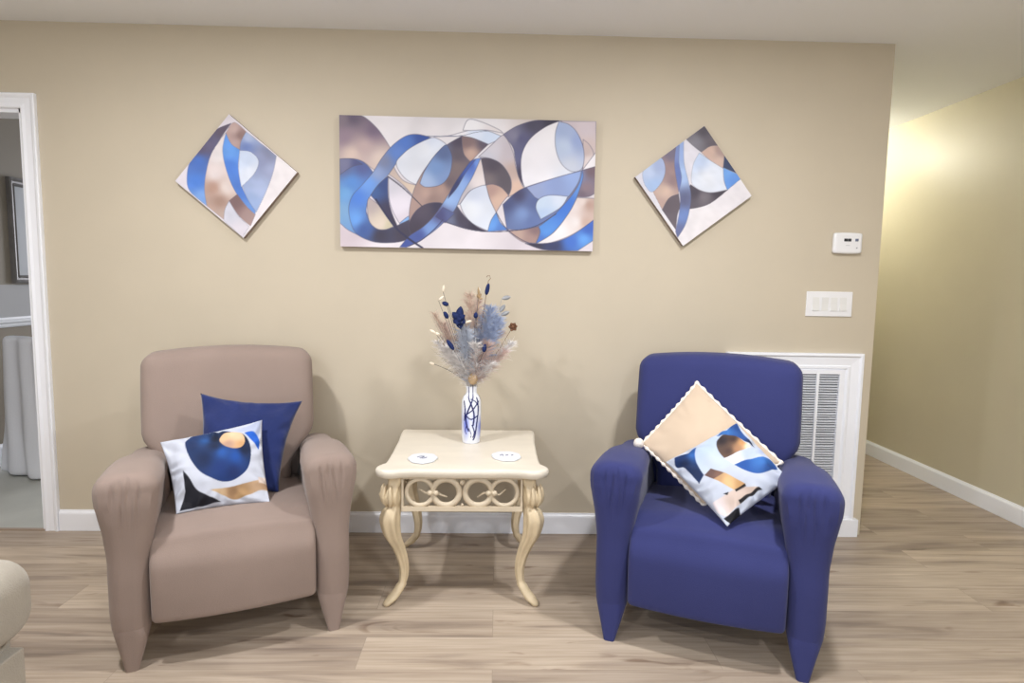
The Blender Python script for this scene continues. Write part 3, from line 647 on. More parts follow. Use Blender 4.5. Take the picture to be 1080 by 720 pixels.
# ------------------------------------------------------------------ pillows
def pillow(name, label, loc, rot, corners, thick, M_, n=56, painter=None, pinch=0.06, wr=0.004, seed=0, plump=0.5, corner_z=None):
    """corners TL,TR,BR,BL in chair coordinates; +normal faces the viewer (-y)"""
    TL, TR, BRc, BLc = [Vector(p) for p in corners]
    ctr = (TL+TR+BRc+BLc)/4
    nrm = (TR-BLc).cross(TL-BRc).normalized()
    if nrm.y > 0: nrm = -nrm
    t = bpy.data.meshes.new(name); bm = bmesh.new(); cols_uv = []
    def P(i, j, side):
        u, v = i/n*2-1, j/n*2-1
        # edges of the cloth pull inwards between the corners
        uu = u*(1-pinch*(1-v*v)*abs(u)**1.5); vv = v*(1-pinch*(1-u*u)*abs(v)**1.5)
        a, b = (uu+1)/2, (vv+1)/2
        p = BLc*(1-a)*(1-b)+BRc*a*(1-b)+TR*a*b+TL*(1-a)*b - ctr
        h = ((1-u*u)*(1-v*v))
        h = max(0.0, h)**plump
        edge = 1-max(abs(u), abs(v))
        w1 = nz(u*2.2+seed, v*2.2, seed)*wr*3*min(1, edge*5)
        ang = math.atan2(v, u); rad = math.sqrt(u*u+v*v)
        w2 = math.sin(ang*17+4*nz(u*2, v*2, seed+5))*wr*smoothstep(0.55, 0.95, max(abs(u), abs(v)))*min(1, edge*14)
        return p + nrm*side*(thick/2*h + (w1+w2 if side else 0))
    idx = {}
    for j in range(n+1):
        for i in range(n+1):
            v_ = bm.verts.new(P(i, j, 1)); idx[(i, j, 1)] = v_; cols_uv.append((i/n, j/n, 1))
            if 0 < i < n and 0 < j < n: idx[(i, j, -1)] = bm.verts.new(P(i, j, -1)); cols_uv.append((i/n, j/n, -1))
            else: idx[(i, j, -1)] = v_
    for j in range(n):
        for i in range(n):
            for s in (1, -1):
                f = [idx[(i, j, s)], idx[(i+1, j, s)], idx[(i+1, j+1, s)], idx[(i, j+1, s)]]
                try: bm.faces.new(f)
                except ValueError: pass
    o = obj(name, bm, M_, None, 'all')
    if painter:
        U = np.array([a for a, b, s in cols_uv]); V = np.array([b for a, b, s in cols_uv]); Sd = np.array([s for a, b, s in cols_uv])
        C = painter(U, V); C[Sd < 0] = np.array(srgb(222, 224, 230)[:3]); set_paint(o, C)
    Rm = Matrix.Rotation(rot, 4, 'Z')
    o.location = Vector(loc)+Rm @ ctr; o.rotation_euler = (0, 0, rot)
    tag(o, label, 'pillow')
    return o, ctr, P
M_print = attr_mat('printed_cotton', 0.75, bump=0.15, bscale=500.0, spec=0.25)
M_navy_p = mat('navy_velvet', (24, 39, 92), 0.8, noise_amt=0.12, nscale=14.0, bump=0.35, bscale=70.0, spec=0.25, sheen=0.25)
M_beige_p = mat('beige_velvet', (200, 180, 158), 0.75, noise_amt=0.04, nscale=6.0, bump=0.2, bscale=300.0, spec=0.25, sheen=0.3)

pillow('navy_pillow', 'plain navy blue pillow leaning against the taupe backrest', BR_LOC, BR_ROT,
       [(-0.125, 0.090, 0.812), (0.258, 0.055, 0.763), (0.148, -0.165, 0.452), (-0.156, -0.165, 0.452)], 0.110, M_navy_p, pinch=0.13, wr=0.0035, seed=3)
P1 = [
 ([(305,285,c),(420,262),(556,208,c),(548,312,c),(500,300),(440,285),(320,300,c)], [(350,285,(186,192,214)),(520,240,(164,172,196)),(500,290,(170,178,202))]),
 ([(158,350),(190,300),(250,278),(310,278),(370,283),(440,296),(485,345),(499,420),(475,500),(405,552),(320,562),(240,520),(185,445)],
   [(200,320,(34,52,92)),(250,340,(42,80,138)),(190,370,(28,44,82)),(300,380,(28,38,64)),(340,420,(36,78,148)),(410,440,(34,76,152)),(330,500,(24,48,104)),(300,330,(22,28,46)),(460,400,(24,34,60)),(400,520,(22,40,88)),(250,450,(24,38,72)),(440,320,(22,26,44))]),
 ([(456,292,c),(500,284),(535,305),(555,345,c),(548,385,c),(510,345)], (34,88,184)),
 ([(322,340),(338,302),(385,285),(440,296),(462,340),(445,385),(400,400),(350,380)], [(350,320,(206,170,132)),(420,320,(214,184,150)),(440,370,(196,152,108)),(370,370,(170,136,118)),(390,300,(222,190,154))]),
 ([(285,605,c),(400,582),(540,548),(594,545,c),(594,585,c),(540,590),(460,625),(390,642),(345,625)], [(320,605,(186,160,128)),(400,600,(130,100,72)),(430,620,(164,132,94)),(540,565,(184,154,124)),(580,560,(170,140,112))]),
 ([(538,530,c),(592,525,c),(594,560,c),(540,560,c)], (206,190,180)),
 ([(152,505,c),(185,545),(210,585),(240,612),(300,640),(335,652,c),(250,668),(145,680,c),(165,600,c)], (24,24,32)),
]
pillow('patterned_pillow', 'white pillow with a big dark blue circle and gold disc on the taupe armchair', BR_LOC, BR_ROT,
       [(-0.248, -0.118, 0.675), (0.097, -0.080, 0.723), (0.113, -0.288, 0.462), (-0.188, -0.290, 0.460)], 0.100, M_print, n=130,
       painter=lambda U, V: paint([(45,320),(560,204),(596,634),(130,690)], (186,190,202), P1, U, V, mot=0.015), pinch=0.06, wr=0.0055, seed=9)
o, ctr, P = pillow('beige_pillow', 'beige velvet pillow with a scalloped white edge on the navy armchair', BL_LOC, BL_ROT,
       [(-0.079, 0.145, 0.866), (0.245, -0.055, 0.617), (-0.021, -0.190, 0.462), (-0.272, -0.043, 0.632)], 0.105, M_beige_p, pinch=0.03, wr=0.0025, seed=14)
# beads of the fringe run around the seam
M_pom = mat('white_cotton_fringe', (232, 224, 216), 0.95, bump=0.6, bscale=160.0)
bm = bmesh.new(); n = 56; per = [(i, 0) for i in range(n)]+[(n, j) for j in range(n)]+[(n-i, n) for i in range(n)]+[(0, n-j) for j in range(n)]
loop = [P(i, j, 0) for i, j in per]; L_ = len(loop)
path = []
for k in range(L_*3):
    a = loop[(k//3) % L_]; b = loop[(k//3+1) % L_]; p = a.lerp(b, (k % 3)/3); s_ = 0.5+0.5*math.cos(k/(L_*3)*2*PI*44)
    path.append((p+p.normalized()*0.002, 0.0035+0.0050*s_))
tube_p = [p for p, r in path]+[path[0][0]]; tube_r = [r for p, r in path]+[path[0][1]]
obj('scalloped_trim', tube(tube_p, tube_r, 8, bm), M_pom, o, 'all')
def ball(bm, c_, r, sx=1, sy=1, sz=1, n=12, seed=0, am=0.12):
    rings = []
    for i in range(1, n):
        a = PI*i/n
        rings.append([(c_[0]+r*sx*math.sin(a)*math.cos(2*PI*k/(n*2))*(1+am*nz(i, k, seed)), c_[1]+r*sy*math.sin(a)*math.sin(2*PI*k/(n*2)), c_[2]+r*sz*math.cos(a)) for k in range(n*2)])
    return loft(rings, True, bm)
obj('corner_tassel', ball(bmesh.new(), P(0, n, 0)+Vector((-0.0, -0.01, 0.0)) if False else P(0, 0, 0)+Vector((-0.012, -0.012, 0.004)), 0.021), M_pom, o, 'all')
P2 = [
 ([(438,270,c),(480,245),(525,208,c),(570,275),(620,345,c),(560,310),(480,280,c)], [(520,230,(34,66,126)),(490,255,(60,110,176)),(560,290,(46,84,150)),(590,330,(24,36,66))]),
 ([(345,420),(342,370),(370,320),(430,280),(470,280),(560,330),(620,350),(760,470),(700,500),(600,480),(525,450),(480,470),(420,470),(375,480)], [(380,360,(172,188,214)),(430,440,(182,193,210)),(600,480,(184,190,206))]),
 ([(442,330),(448,292),(480,278),(540,300),(603,345,c),(560,372),(482,411,c),(455,375)], [(470,310,(50,44,48)),(500,370,(74,58,54)),(560,330,(190,140,92)),(590,345,(244,222,190)),(520,310,(60,46,44)),(540,360,(160,120,90))]),
 ([(482,411,c),(560,372),(625,345,c),(680,370),(722,402,c),(640,402),(580,420),(527,446,c)], [(520,420,(214,216,226)),(600,380,(172,184,216)),(690,390,(186,196,224))]),
 ([(527,446,c),(600,412),(690,403),(724,440,c),(680,468),(630,480),(570,468)], [(560,450,(40,80,150)),(650,420,(60,110,180)),(690,450,(34,66,124))]),
 ([(238,385,c),(300,362),(346,340,c),(340,380),(350,430),(382,490,c),(355,532,c),(320,480),(280,445),(242,428)], [(270,390,(24,46,92)),(330,380,(46,92,160)),(340,480,(30,44,78)),(290,430,(20,34,66))]),
 ([(385,492,c),(417,460,c),(478,488,c),(465,505,c),(428,516,c)], [(410,480,(96,74,70)),(460,495,(120,92,80))]),
 ([(428,516,c),(480,488,c),(580,530,c),(530,564,c)], [(450,510,(176,140,104)),(500,530,(210,176,130)),(560,535,(180,140,96))]),
 ([(415,620,c),(470,590),(540,552),(580,540,c),(648,540,c),(560,612),(480,672,c),(440,660)], [(440,630,(214,204,206)),(520,600,(196,178,168)),(600,560,(186,168,158))]),
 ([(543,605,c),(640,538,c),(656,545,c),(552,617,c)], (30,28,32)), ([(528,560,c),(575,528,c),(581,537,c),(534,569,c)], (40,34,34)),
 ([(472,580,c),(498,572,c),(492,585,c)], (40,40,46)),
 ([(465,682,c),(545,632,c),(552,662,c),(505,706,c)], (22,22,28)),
]
pillow('patterned_pillow', 'white pillow with blue, brown and gold shapes tilted on the navy armchair', BL_LOC, BL_ROT,
       [(0.082, -0.055, 0.754), (0.262, -0.216, 0.605), (0.063, -0.380, 0.466), (-0.163, -0.205, 0.614)], 0.100, M_print, n=130,
       painter=lambda U, V: paint([(527,203),(776,480),(480,714),(192,394)], (182,189,204), P2, U, V, mot=0.015), pinch=0.035, wr=0.0055, seed=21)

# ------------------------------------------------------------------ side table
TX, TY, TZ = -0.128, -0.425, 0.56
M_top = mat('cream_table_top', (226, 218, 203), 0.35, noise_amt=0.05, nscale=4.0, stretch=(1, 3, 1))
M_leg = mat('antique_cream_wood', (208, 190, 158), 0.45, noise_amt=0.10, nscale=14.0, bump=0.2, bscale=60.0)
M_apr = mat('pale_carved_wood', (203, 189, 166), 0.5, noise_amt=0.07, nscale=12.0)
t = thing('side_table', 'cream carved side table with curved legs between the two armchairs', 'side table', (TX, TY, 0), R(0.5))
def top_outline(off):
    hx, hy = 0.325, 0.325
    q = [(0.0, -hy+0.006), (0.10, -hy+0.008), (0.17, -hy+0.010), (0.225, -hy+0.004), (0.262, -hy-0.008), (0.300, -hy-0.004), (hx+0.004, -hy+0.022), (hx+0.006, -hy+0.052), (hx-0.010, -hy+0.082),
         (hx-0.020, -hy+0.11), (hx-0.022, -0.08), (hx-0.020, 0.0)]
    rear = [(hx-0.018, 0.12), (hx-0.012, 0.22), (hx-0.010, 0.285), (hx-0.014, hy-0.012), (hx-0.036, hy-0.003), (0.24, hy-0.006), (0.12, hy-0.006)]
    half = q + rear
    rear_mid = [(0.0, hy-0.006)]
    pts = half + rear_mid + [(-x, y) for x, y in reversed(half[1:])]
    sm = catmull(pts, 4, True); out = []
    n = len(sm)
    for i in range(n):
        a, b = sm[i-1], sm[(i+1) % n]; tx, ty = b[0]-a[0], b[1]-a[1]; l = math.hypot(tx, ty) or 1
        out.append((sm[i][0]+ty/l*off, sm[i][1]-tx/l*off))
    return out
lv = [(-0.016, 0.524), (-0.008, 0.526), (-0.004, 0.531), (-0.001, 0.537), (0.001, 0.545), (0.0, 0.552), (-0.003, 0.557), (-0.007, 0.5595), (-0.012, TZ)]
bm = loft([[(x, y, z) for x, y in top_outline(o_)] for o_, z in lv], False); bm.verts.ensure_lookup_table(); nO = len(top_outline(0))
bm.faces.new(bm.verts[:nO]); bm.faces.new(bm.verts[-nO:])
obj('table_top', bm, M_top, t)
lx, lyf, lyr = 0.262, -0.268, 0.235
def cab_leg(sx, sy, cx, cy):
    K = [  # z, outward shift, radius
        (0.525, -0.004, 0.030), (0.490, 0.000, 0.030), (0.470, 0.006, 0.034), (0.445, 0.012, 0.040), (0.422, 0.010, 0.036), (0.408, 0.004, 0.028), (0.398, 0.006, 0.028), (0.385, 0.012, 0.036),
        (0.355, 0.018, 0.041), (0.320, 0.016, 0.039), (0.280, 0.008, 0.034), (0.235, -0.010, 0.028), (0.185, -0.025, 0.0235), (0.135, -0.033, 0.0195), (0.090, -0.029, 0.0175), (0.060, -0.015, 0.018),
        (0.038, 0.002, 0.020), (0.024, 0.014, 0.020), (0.012, 0.026, 0.016), (0.003, 0.030, 0.011)]
    pts = catmull(K, 4); rings = []; d = Vector((sx*0.86, sy*0.52, 0))
    for z, o_, r in pts:
        n = 30; ring = []
        blk = smoothstep(0.475, 0.50, z)
        for k in range(n):
            a = 2*PI*k/n+PI/4
            flute = 1+0.12*math.cos(a*6)*(1-blk)*smoothstep(0.05, 0.12, z)
            sq = 1.0/max(abs(math.cos(a)), abs(math.sin(a)))
            rr = r*(flute*(1-blk)+min(sq, 1.32)*0.95*blk)
            if z < 0.08: dir_scale = 1.25
            else: dir_scale = 1.0
            ring.append(Vector((cx, cy, max(0.0, z)))+d*o_*1.15+Vector((0.9*rr*math.cos(a)*dir_scale, 0.9*rr*math.sin(a)*dir_scale, 0)))
        rings.append(ring)
    return loft(rings)
def leaf_carving(sx, sy, cx, cy):
    bm = bmesh.new()
    for ang in (-0.75, 0.0, 0.75):
        a0 = math.atan2(sy, sx)+ang*1.0; dr = Vector((math.cos(a0), math.sin(a0), 0))
        base = Vector((cx, cy, 0))+Vector((sx*0.01, sy*0.006, 0))
        p = [base+dr*rr+Vector((0, 0, z)) for rr, z in ((0.026, 0.405), (0.036, 0.425), (0.040, 0.450), (0.036, 0.475), (0.031, 0.492))]
        tube(p, [0.004, 0.009, 0.010, 0.007, 0.002], 8, bm)
    return bm
for sx in (-1, 1):
    for cy, sy in ((lyf, -1), (lyr, 1)):
        lg = obj('leg', cab_leg(sx, sy, sx*lx, cy), M_leg, t, 'all')
        obj('leaf_carving', leaf_carving(sx, sy, sx*lx, cy), M_leg, lg, 'all')
def ring_bm(bm, c_, r, wd, ax='y', dp=0.009, n=36):
    rings = []
    for k in range(n):
        a = 2*PI*k/n; sec = []
        for q in range(8):
            b = 2*PI*q/8; rr = r+wd*math.cos(b); off = dp*math.sin(b)
            p = (c_[0]+rr*math.cos(a), c_[1]+off, c_[2]+rr*math.sin(a)) if ax == 'y' else (c_[0]+off, c_[1]+rr*math.cos(a), c_[2]+rr*math.sin(a))
            sec.append(p)
        rings.append(sec)
    rings.append(rings[0]); return loft(rings, False, bm)
def apron(cx, cy, length, ax):
    """pierced frieze: four scroll rings between two rails"""
    bm = bmesh.new(); h = length/2
    def bx(a0, a1, z0, z1, th=0.009):
        if ax == 'y': box(bm, cx+a0, cx+a1, cy-th, cy+th, z0, z1)
        else: box(bm, cx-th, cx+th, cy+a0, cy+a1, z0, z1)
    bx(-h, h, 0.513, 0.526); bx(-h, h, 0.386, 0.404, 0.011)
    bx(-h, -h+0.008, 0.40, 0.515); bx(h-0.008, h, 0.40, 0.515)
    sc = obj('apron', bm, M_apr, t, False)
    bm = bmesh.new(); st = (length-0.016)/4
    def W(a, z, d=0.0): return (cx+a, cy+d, z) if ax == 'y' else (cx+d, cy+a, z)
    for k in range(4):
        a = -h+0.008+st*(k+0.5); a += (0.006 if k in (0, 2) else -0.006)*1.0
        ring_bm(bm, W(a, 0.4585), st*0.5-0.005, 0.0090 if k in (0, 3) else 0.012, ax)
    for c0 in (-h+0.008+st, h-0.008-st):
        for s in (-1, 1):
            ball(bm, W(c0+s*0.011, 0.458, -0.006 if ax == 'y' else 0), 0.0115, n=8)
            pth = [W(c0+s*0.014, 0.458), W(c0+s*0.03, 0.453-0.004*s), W(c0+s*0.055, 0.472 if (s < 0) == (c0 < 0) else 0.44), ]
            tube(pth, [0.006, 0.005, 0.003], 6, bm)
    ball(bm, W(0, 0.500, -0.004 if ax == 'y' else 0), 0.011, n=8)
    for a in (-h+0.05, 0.0, h-0.05): ball(bm, W(a, 0.409), 0.006, n=6)
    obj('scrollwork', bm, M_apr, sc, 'all')
apron(0, lyf-0.012, 2*lx-0.056, 'y'); apron(0, lyr+0.008, 2*lx-0.056, 'y')
apron(-lx, (lyf+lyr)/2, lyr-lyf-0.056, 'x'); apron(lx, (lyf+lyr)/2, lyr-lyf-0.056, 'x')

# coasters
def coaster(loc, rot, label, marks):
    t_ = thing('coaster', label, 'coaster', loc, rot, 'coasters on the side table')
    pts = []
    for k in range(28):
        a = 2*PI*k/28; r = 0.058*(1+0.035*math.cos(8*a)+0.02*math.sin(3*a+rot))
        pts.append((r*math.cos(a), r*1.12*math.sin(a)))
    obj('plate', loft([[(x*s, y*s, z) for x, y in pts] for s, z in ((0.93, 0.0), (1.0, 0.003), (1.0, 0.007), (0.96, 0.009), (0.80, 0.009), (0.5, 0.009))]), mat('white_coaster', (232, 236, 244), 0.3), t_)
    bm = bmesh.new()
    for pth in marks: tube([(x, y, 0.0093) for x, y in catmull(pth, 4)], 0.0016, 6, bm)
    obj('blue_mark', bm, mat('blue_ink', (40, 54, 104), 0.4), t_, 'all')
    return t_
coaster((-0.290, -0.612, TZ), 0.1, 'white coaster with blue marks on the left of the side table', [[(-0.022, 0.004), (-0.008, 0.014), (0.006, 0.010), (-0.004, -0.004)], [(-0.012, -0.010), (0.004, -0.014), (0.016, -0.002)]])
coaster((0.046, -0.572, TZ), 0.5, 'white coaster with blue marks on the right of the side table', [[(-0.024, 0.010), (-0.010, 0.016), (-0.014, 0.002)], [(-0.004, 0.000), (0.010, 0.004)], [(0.016, -0.012), (0.028, -0.006)]])

# ------------------------------------------------------------------ vase
VX, VY = -0.109, -0.335
vz = [(0.036, 0.0), (0.039, 0.003), (0.041, 0.03), (0.0425, 0.07), (0.0435, 0.12), (0.0435, 0.165), (0.042, 0.190), (0.036, 0.207), (0.027, 0.217), (0.0235, 0.226), (0.0235, 0.240), (0.026, 0.252), (0.0225, 0.254), (0.019, 0.246), (0.019, 0.20)]
prof = []
for (r0, z0), (r1, z1) in zip(vz, vz[1:]):
    k = max(1, int(abs(z1-z0)/0.0025))
    prof += [(r0+(r1-r0)*q/k, z0+(z1-z0)*q/k) for q in range(k)]
prof.append(vz[-1]); NV = 120
bm = bmesh.new(); vs = []
for r_, z_ in prof: vs.append([bm.verts.new((r_*math.cos(2*PI*k/NV), r_*math.sin(2*PI*k/NV), z_)) for k in range(NV)])
for a, b in zip(vs, vs[1:]):
    for i in range(NV): bm.faces.new((a[i], a[(i+1) % NV], b[(i+1) % NV], b[i]))
bm.faces.new(vs[0][::-1])
bm.verts.ensure_lookup_table()
VU = np.array([((k/NV*360-270+180) % 360-180)*PI/180*0.042 for _ in prof for k in range(NV)]); VV = np.array([z_ for r_, z_ in prof for k in range(NV)])
vase = obj('vase', bm, attr_mat('glazed_ceramic', 0.12, spec=0.6), None, 'all')
vase.location = (VX, VY, TZ)
Cv = np.ones((len(VU), 3))*np.array([233, 236, 244.0])
def smudge(cx, cy, rx, ry, col, a0):
    global Cv
    a = (a0*np.exp(-(((VU-cx)/rx)**2+((VV-cy)/ry)**2)))[:, None]; Cv = Cv*(1-a)+np.array(col, float)*a
smudge(-0.022, 0.085, 0.014, 0.045, (60, 80, 205), 0.75); smudge(0.05, 0.07, 0.02, 0.04, (70, 90, 205), 0.6); smudge(0.012, 0.10, 0.010, 0.04, (120, 140, 230), 0.4); smudge(-0.07, 0.10, 0.02, 0.05, (60, 80, 200), 0.5)
for pth, wd in [([(-0.020, 0.250), (-0.016, 0.215), (0.002, 0.175), (0.014, 0.130), (0.010, 0.085)], 0.0030), ([(0.012, 0.252), (0.012, 0.215), (-0.006, 0.165), (-0.022, 0.120), (-0.018, 0.085), (-0.010, 0.06)], 0.0030),
                ([(-0.034, 0.190), (-0.026, 0.150), (-0.030, 0.105)], 0.0026), ([(0.038, 0.19), (0.020, 0.170), (0.004, 0.150), (-0.03, 0.125)], 0.0024), ([(0.030, 0.205), (0.034, 0.150), (0.028, 0.10), (0.020, 0.04), (0.012, 0.02)], 0.0030),
                ([(-0.030, 0.135), (0.000, 0.112), (0.028, 0.125)], 0.0024), ([(0.006, 0.085), (0.016, 0.055), (0.010, 0.03)], 0.0022), ([(0.000, 0.200), (0.020, 0.190), (0.036, 0.165)], 0.0022),
                ([(-0.06, 0.22), (-0.075, 0.16), (-0.06, 0.10), (-0.07, 0.04)], 0.003), ([(0.06, 0.21), (0.075, 0.15), (0.06, 0.08), (0.075, 0.03)], 0.003), ([(-0.10, 0.2), (-0.08, 0.14), (-0.11, 0.08)], 0.003), ([(0.10, 0.2), (0.09, 0.12), (0.115, 0.06)], 0.003),
                ([(-0.018, 0.085), (-0.026, 0.06), (-0.02, 0.045)], 0.0016), ([(-0.008, 0.07), (0.002, 0.045), (0.0, 0.03)], 0.0014)]:
    d_ = dist_line(catmull(pth, 6), VU, VV, False); a = np.clip((wd*1.35-d_)/(wd*0.5), 0, 1)[:, None]; Cv = Cv*(1-a)+np.array([26, 32, 92.0])*a
Cv = Cv/255; set_paint(vase, np.where(Cv <= 0.04045, Cv/12.92, ((Cv+0.055)/1.055)**2.4))
tag(vase, 'tall white ceramic vase with branching navy streaks on the side table', 'vase')

# ------------------------------------------------------------------ dried bouquet
bq = thing('dried_bouquet', 'bouquet of dried plumes, navy leaves and white buds standing in the vase', 'bouquet', (VX, VY, TZ+0.20))
B0 = 0.052   # height of the vase mouth above the bouquet's origin
def fm(name, col, **k): return mat(name, col, 0.85, noise_amt=0.12, nscale=60.0, spec=0.2, **k)
F = dict(grey=fm('grey_blue_plume', (196, 202, 214)), steel=fm('steel_blue_plume', (166, 178, 204)), tan=fm('tan_plume', (214, 192, 176)), pink=fm('blush_plume', (208, 184, 176)), dark=fm('charcoal_grass', (88, 84, 92)),
         white=fm('ivory_plume', (226, 222, 220)), navy=fm('navy_petal', (36, 48, 92)), bud=fm('ivory_bud', (240, 228, 208)), brown=fm('brown_seed', (120, 86, 66)), sage=fm('grey_green_leaf', (160, 162, 166)), beige=fm('dry_beige', (190, 164, 130)))
def curve_to(tip, bend=0.0, n=10):
    a = Vector((random.uniform(-0.006, 0.006), random.uniform(-0.006, 0.006), -0.02)); m1 = Vector((tip[0]*0.12, tip[1]*0.12, B0+0.01)); b = Vector(tip)
    mid = (m1+b)/2+Vector((bend, 0, 0.012))
    return [Vector(p) for p in catmull([a, m1, mid, b], n)]
def strand(bm, pts, w_):
    """thin tapering three sided blade"""
    rings = []
    n = len(pts)
    for i, p in enumerate(pts):
        t_ = (pts[min(i+1, n-1)]-pts[max(0, i-1)]).normalized(); a = t_.cross(Vector((0, 1, 0.1)));
        a = a.normalized() if a.length > 1e-4 else Vector((1, 0, 0)); b = t_.cross(a); r = w_*(1-i/(n-1)*0.85)
        rings.append([p+a*r, p-a*r*0.5+b*r*0.6, p-a*r*0.5-b*r*0.6])
    loft(rings, False, bm)
def plume(tip, base_f, spread, m_, count=90, wd=0.0007, bend=0.0, droop=0.0):
    spread *= 1.5; wd *= 1.9; count = int(count*2.3)
    bm = bmesh.new(); st = curve_to(tip, bend); tube(st, 0.0012, 5, bm)
    n = len(st); i0 = int(n*base_f)
    for q in range(count):
        k = random.randint(i0, n-1); p = st[k]; f = (k-i0)/max(1, n-1-i0)
        ax = (st[min(n-1, k+1)]-st[max(0, k-1)]).normalized()
        side = Vector((random.gauss(0, 1), random.gauss(0, 1), random.gauss(0, 0.4))).normalized()
        L = spread*(0.55+0.75*math.sin(PI*min(1, f*0.8+0.2)))*random.uniform(0.6, 1.15)
        d1 = (ax*1.0+side*0.45).normalized(); d2 = (ax*0.75+side*0.85+Vector((0, 0, -droop))).normalized()
        strand(bm, [p, p+d1*L*0.4, p+d1*L*0.4+d2*L*0.35, p+d1*L*0.4+d2*L*0.65+Vector((0, 0, -droop*L*0.2))], wd)
    return obj('plume', bm, m_, bq, False)
def X(px, py): return ((px-241)*0.00116, B0+(462-py)*0.00116)      # picture offsets from the vase mouth, in metres
def tp(px, py, y=0.0): x, z = X(px, py); return (x, y, z)
for (px, py, y, bf, sp, m_, cnt, wdt) in [
    (232, 128, 0.02, 0.40, 0.052, 'tan', 170, 0.0011), (262, 150, 0.03, 0.45, 0.045, 'pink', 120, 0.0010),
    (310, 178, 0.01, 0.45, 0.052, 'steel', 200, 0.0016), (338, 215, 0.0, 0.45, 0.048, 'steel', 200, 0.0015), (285, 210, 0.03, 0.40, 0.050, 'grey', 160, 0.0013),
    (205, 235, -0.03, 0.30, 0.052, 'grey', 170, 0.0012), (225, 255, -0.05, 0.30, 0.045, 'grey', 150, 0.0011),
    (100, 195, 0.02, 0.40, 0.040, 'tan', 110, 0.0008), (135, 235, 0.03, 0.35, 0.045, 'pink', 120, 0.0009), (120, 300, -0.02, 0.35, 0.045, 'white', 120, 0.0008),
    (150, 320, -0.05, 0.25, 0.045, 'white', 140, 0.0009), (385, 300, 0.0, 0.35, 0.045, 'white', 130, 0.0009), (360, 330, -0.04, 0.30, 0.045, 'pink', 120, 0.0008),
    (350, 262, 0.03, 0.40, 0.042, 'tan', 110, 0.0008), (300, 300, -0.06, 0.30, 0.045, 'pink', 150, 0.0011), (255, 300, -0.07, 0.30, 0.040, 'white', 130, 0.0010),
    (180, 340, -0.07, 0.25, 0.038, 'white', 110, 0.0009), (320, 370, -0.06, 0.2, 0.036, 'white', 110, 0.0008), (200, 290, 0.05, 0.3, 0.045, 'pink', 110, 0.0009)]:
    plume(tp(px, py, y), bf, sp, F[m_], cnt, wdt, random.uniform(-0.012, 0.012), 0.12)
# dark fine grasses fanning out low
for (px, py, y) in [(112, 330, 0.0), (125, 350, 0.02), (100, 300, -0.03), (150, 385, -0.03), (350, 290, 0.03), (385, 285, 0.0), (360, 345, 0.0), (255, 200, 0.0), (238, 240, -0.03), (90, 180, 0.0), (310, 420, -0.03), (330, 340, 0.04)]:
    bm = bmesh.new()
    for q in range(7):
        tip = Vector(tp(px+random.uniform(-18, 18), py+random.uniform(-18, 18), y+random.uniform(-0.02, 0.02)))
        strand(bm, curve_to(tip, random.uniform(-0.01, 0.01), 5), 0.0009)
    obj('grass_blades', bm, F['dark'] if px < 300 or py > 300 else F['brown'], bq, False)
def petal(bm, base, d, L, w_, cup=0.25):
    """pointed leaf with a folded midrib, thin but solid"""
    d = Vector(d).normalized(); s = d.cross(Vector((0, -1, 0.15))).normalized(); nrm = s.cross(d).normalized(); base = Vector(base); rings = []
    for i in range(9):
        f = i/8; wv = w_*math.sin(PI*min(1, f*0.94+0.04))**0.8; c_ = base+d*L*f+nrm*cup*L*f*f*0.5
        rings.append([c_-s*wv+nrm*wv*0.35, c_+nrm*0.0008, c_+s*wv+nrm*wv*0.35, c_-nrm*0.0012])
    loft(rings, True, bm)
def stem(tip, m_, r=0.001, bend=0.0): return obj('stem', tube(curve_to(tip, bend), r, 5), m_, bq, 'all')
# navy flower
c0 = Vector(tp(195, 205, -0.06)); stem(c0, F['dark'])
bm = bmesh.new()
for a, L0, w0, dy in ((84, 0.056, 0.017, -0.1), (40, 0.034, 0.014, -0.5), (132, 0.042, 0.016, -0.3), (-25, 0.032, 0.017, -0.4), (205, 0.030, 0.015, 0.1), (-80, 0.040, 0.016, -0.3), (-120, 0.026, 0.014, -0.7)): petal(bm, c0, (math.cos(R(a)), dy, math.sin(R(a))), L0, w0, -0.4)
ball(bm, c0+Vector((0, -0.006, 0)), 0.009, n=8)
obj('navy_flower', bm, F['navy'], bq, 'all')
# navy elongated buds
for px, py, L, ang, y in [(297, 92, 0.052, 78, 0.0), (290, 307, 0.036, 80, -0.085), (165, 297, 0.052, 125, -0.085), (145, 190, 0.034, 120, -0.04), (255, 190, 0.026, 85, -0.03), (143, 148, 0.030, 160, -0.05)]:
    c0 = Vector(tp(px, py, y)); d = Vector((math.cos(R(ang)), 0, math.sin(R(ang)))); stem(c0-d*L/2, F['dark'])
    obj('navy_bud', tube([c0+d*L*f for f in (-0.5, -0.4, -0.2, 0.1, 0.35, 0.5)], [0.002, 0.007, 0.0095, 0.0095, 0.007, 0.002], 10), F['navy'], bq, 'all')
for px, py, L, ang, y in [(135, 92, 0.030, 84, -0.04), (128, 128, 0.03, 40, -0.05), (92, 255, 0.03, 150, 0.0), (92, 373, 0.022, 165, -0.03), (112, 262, 0.022, 155, -0.02), (230, 212, 0.028, 20, -0.07), (265, 95, 0.018, 80, 0.0)]:
    c0 = Vector(tp(px, py, y)); d = Vector((math.cos(R(ang)), 0, math.sin(R(ang)))); stem(c0-d*L/2, F['dark'])
    obj('white_bud', tube([c0+d*L*f for f in (-0.5, -0.3, 0.1, 0.35, 0.5)], [0.002, 0.0055, 0.006, 0.004, 0.001], 8), F['bud'], bq, 'all')
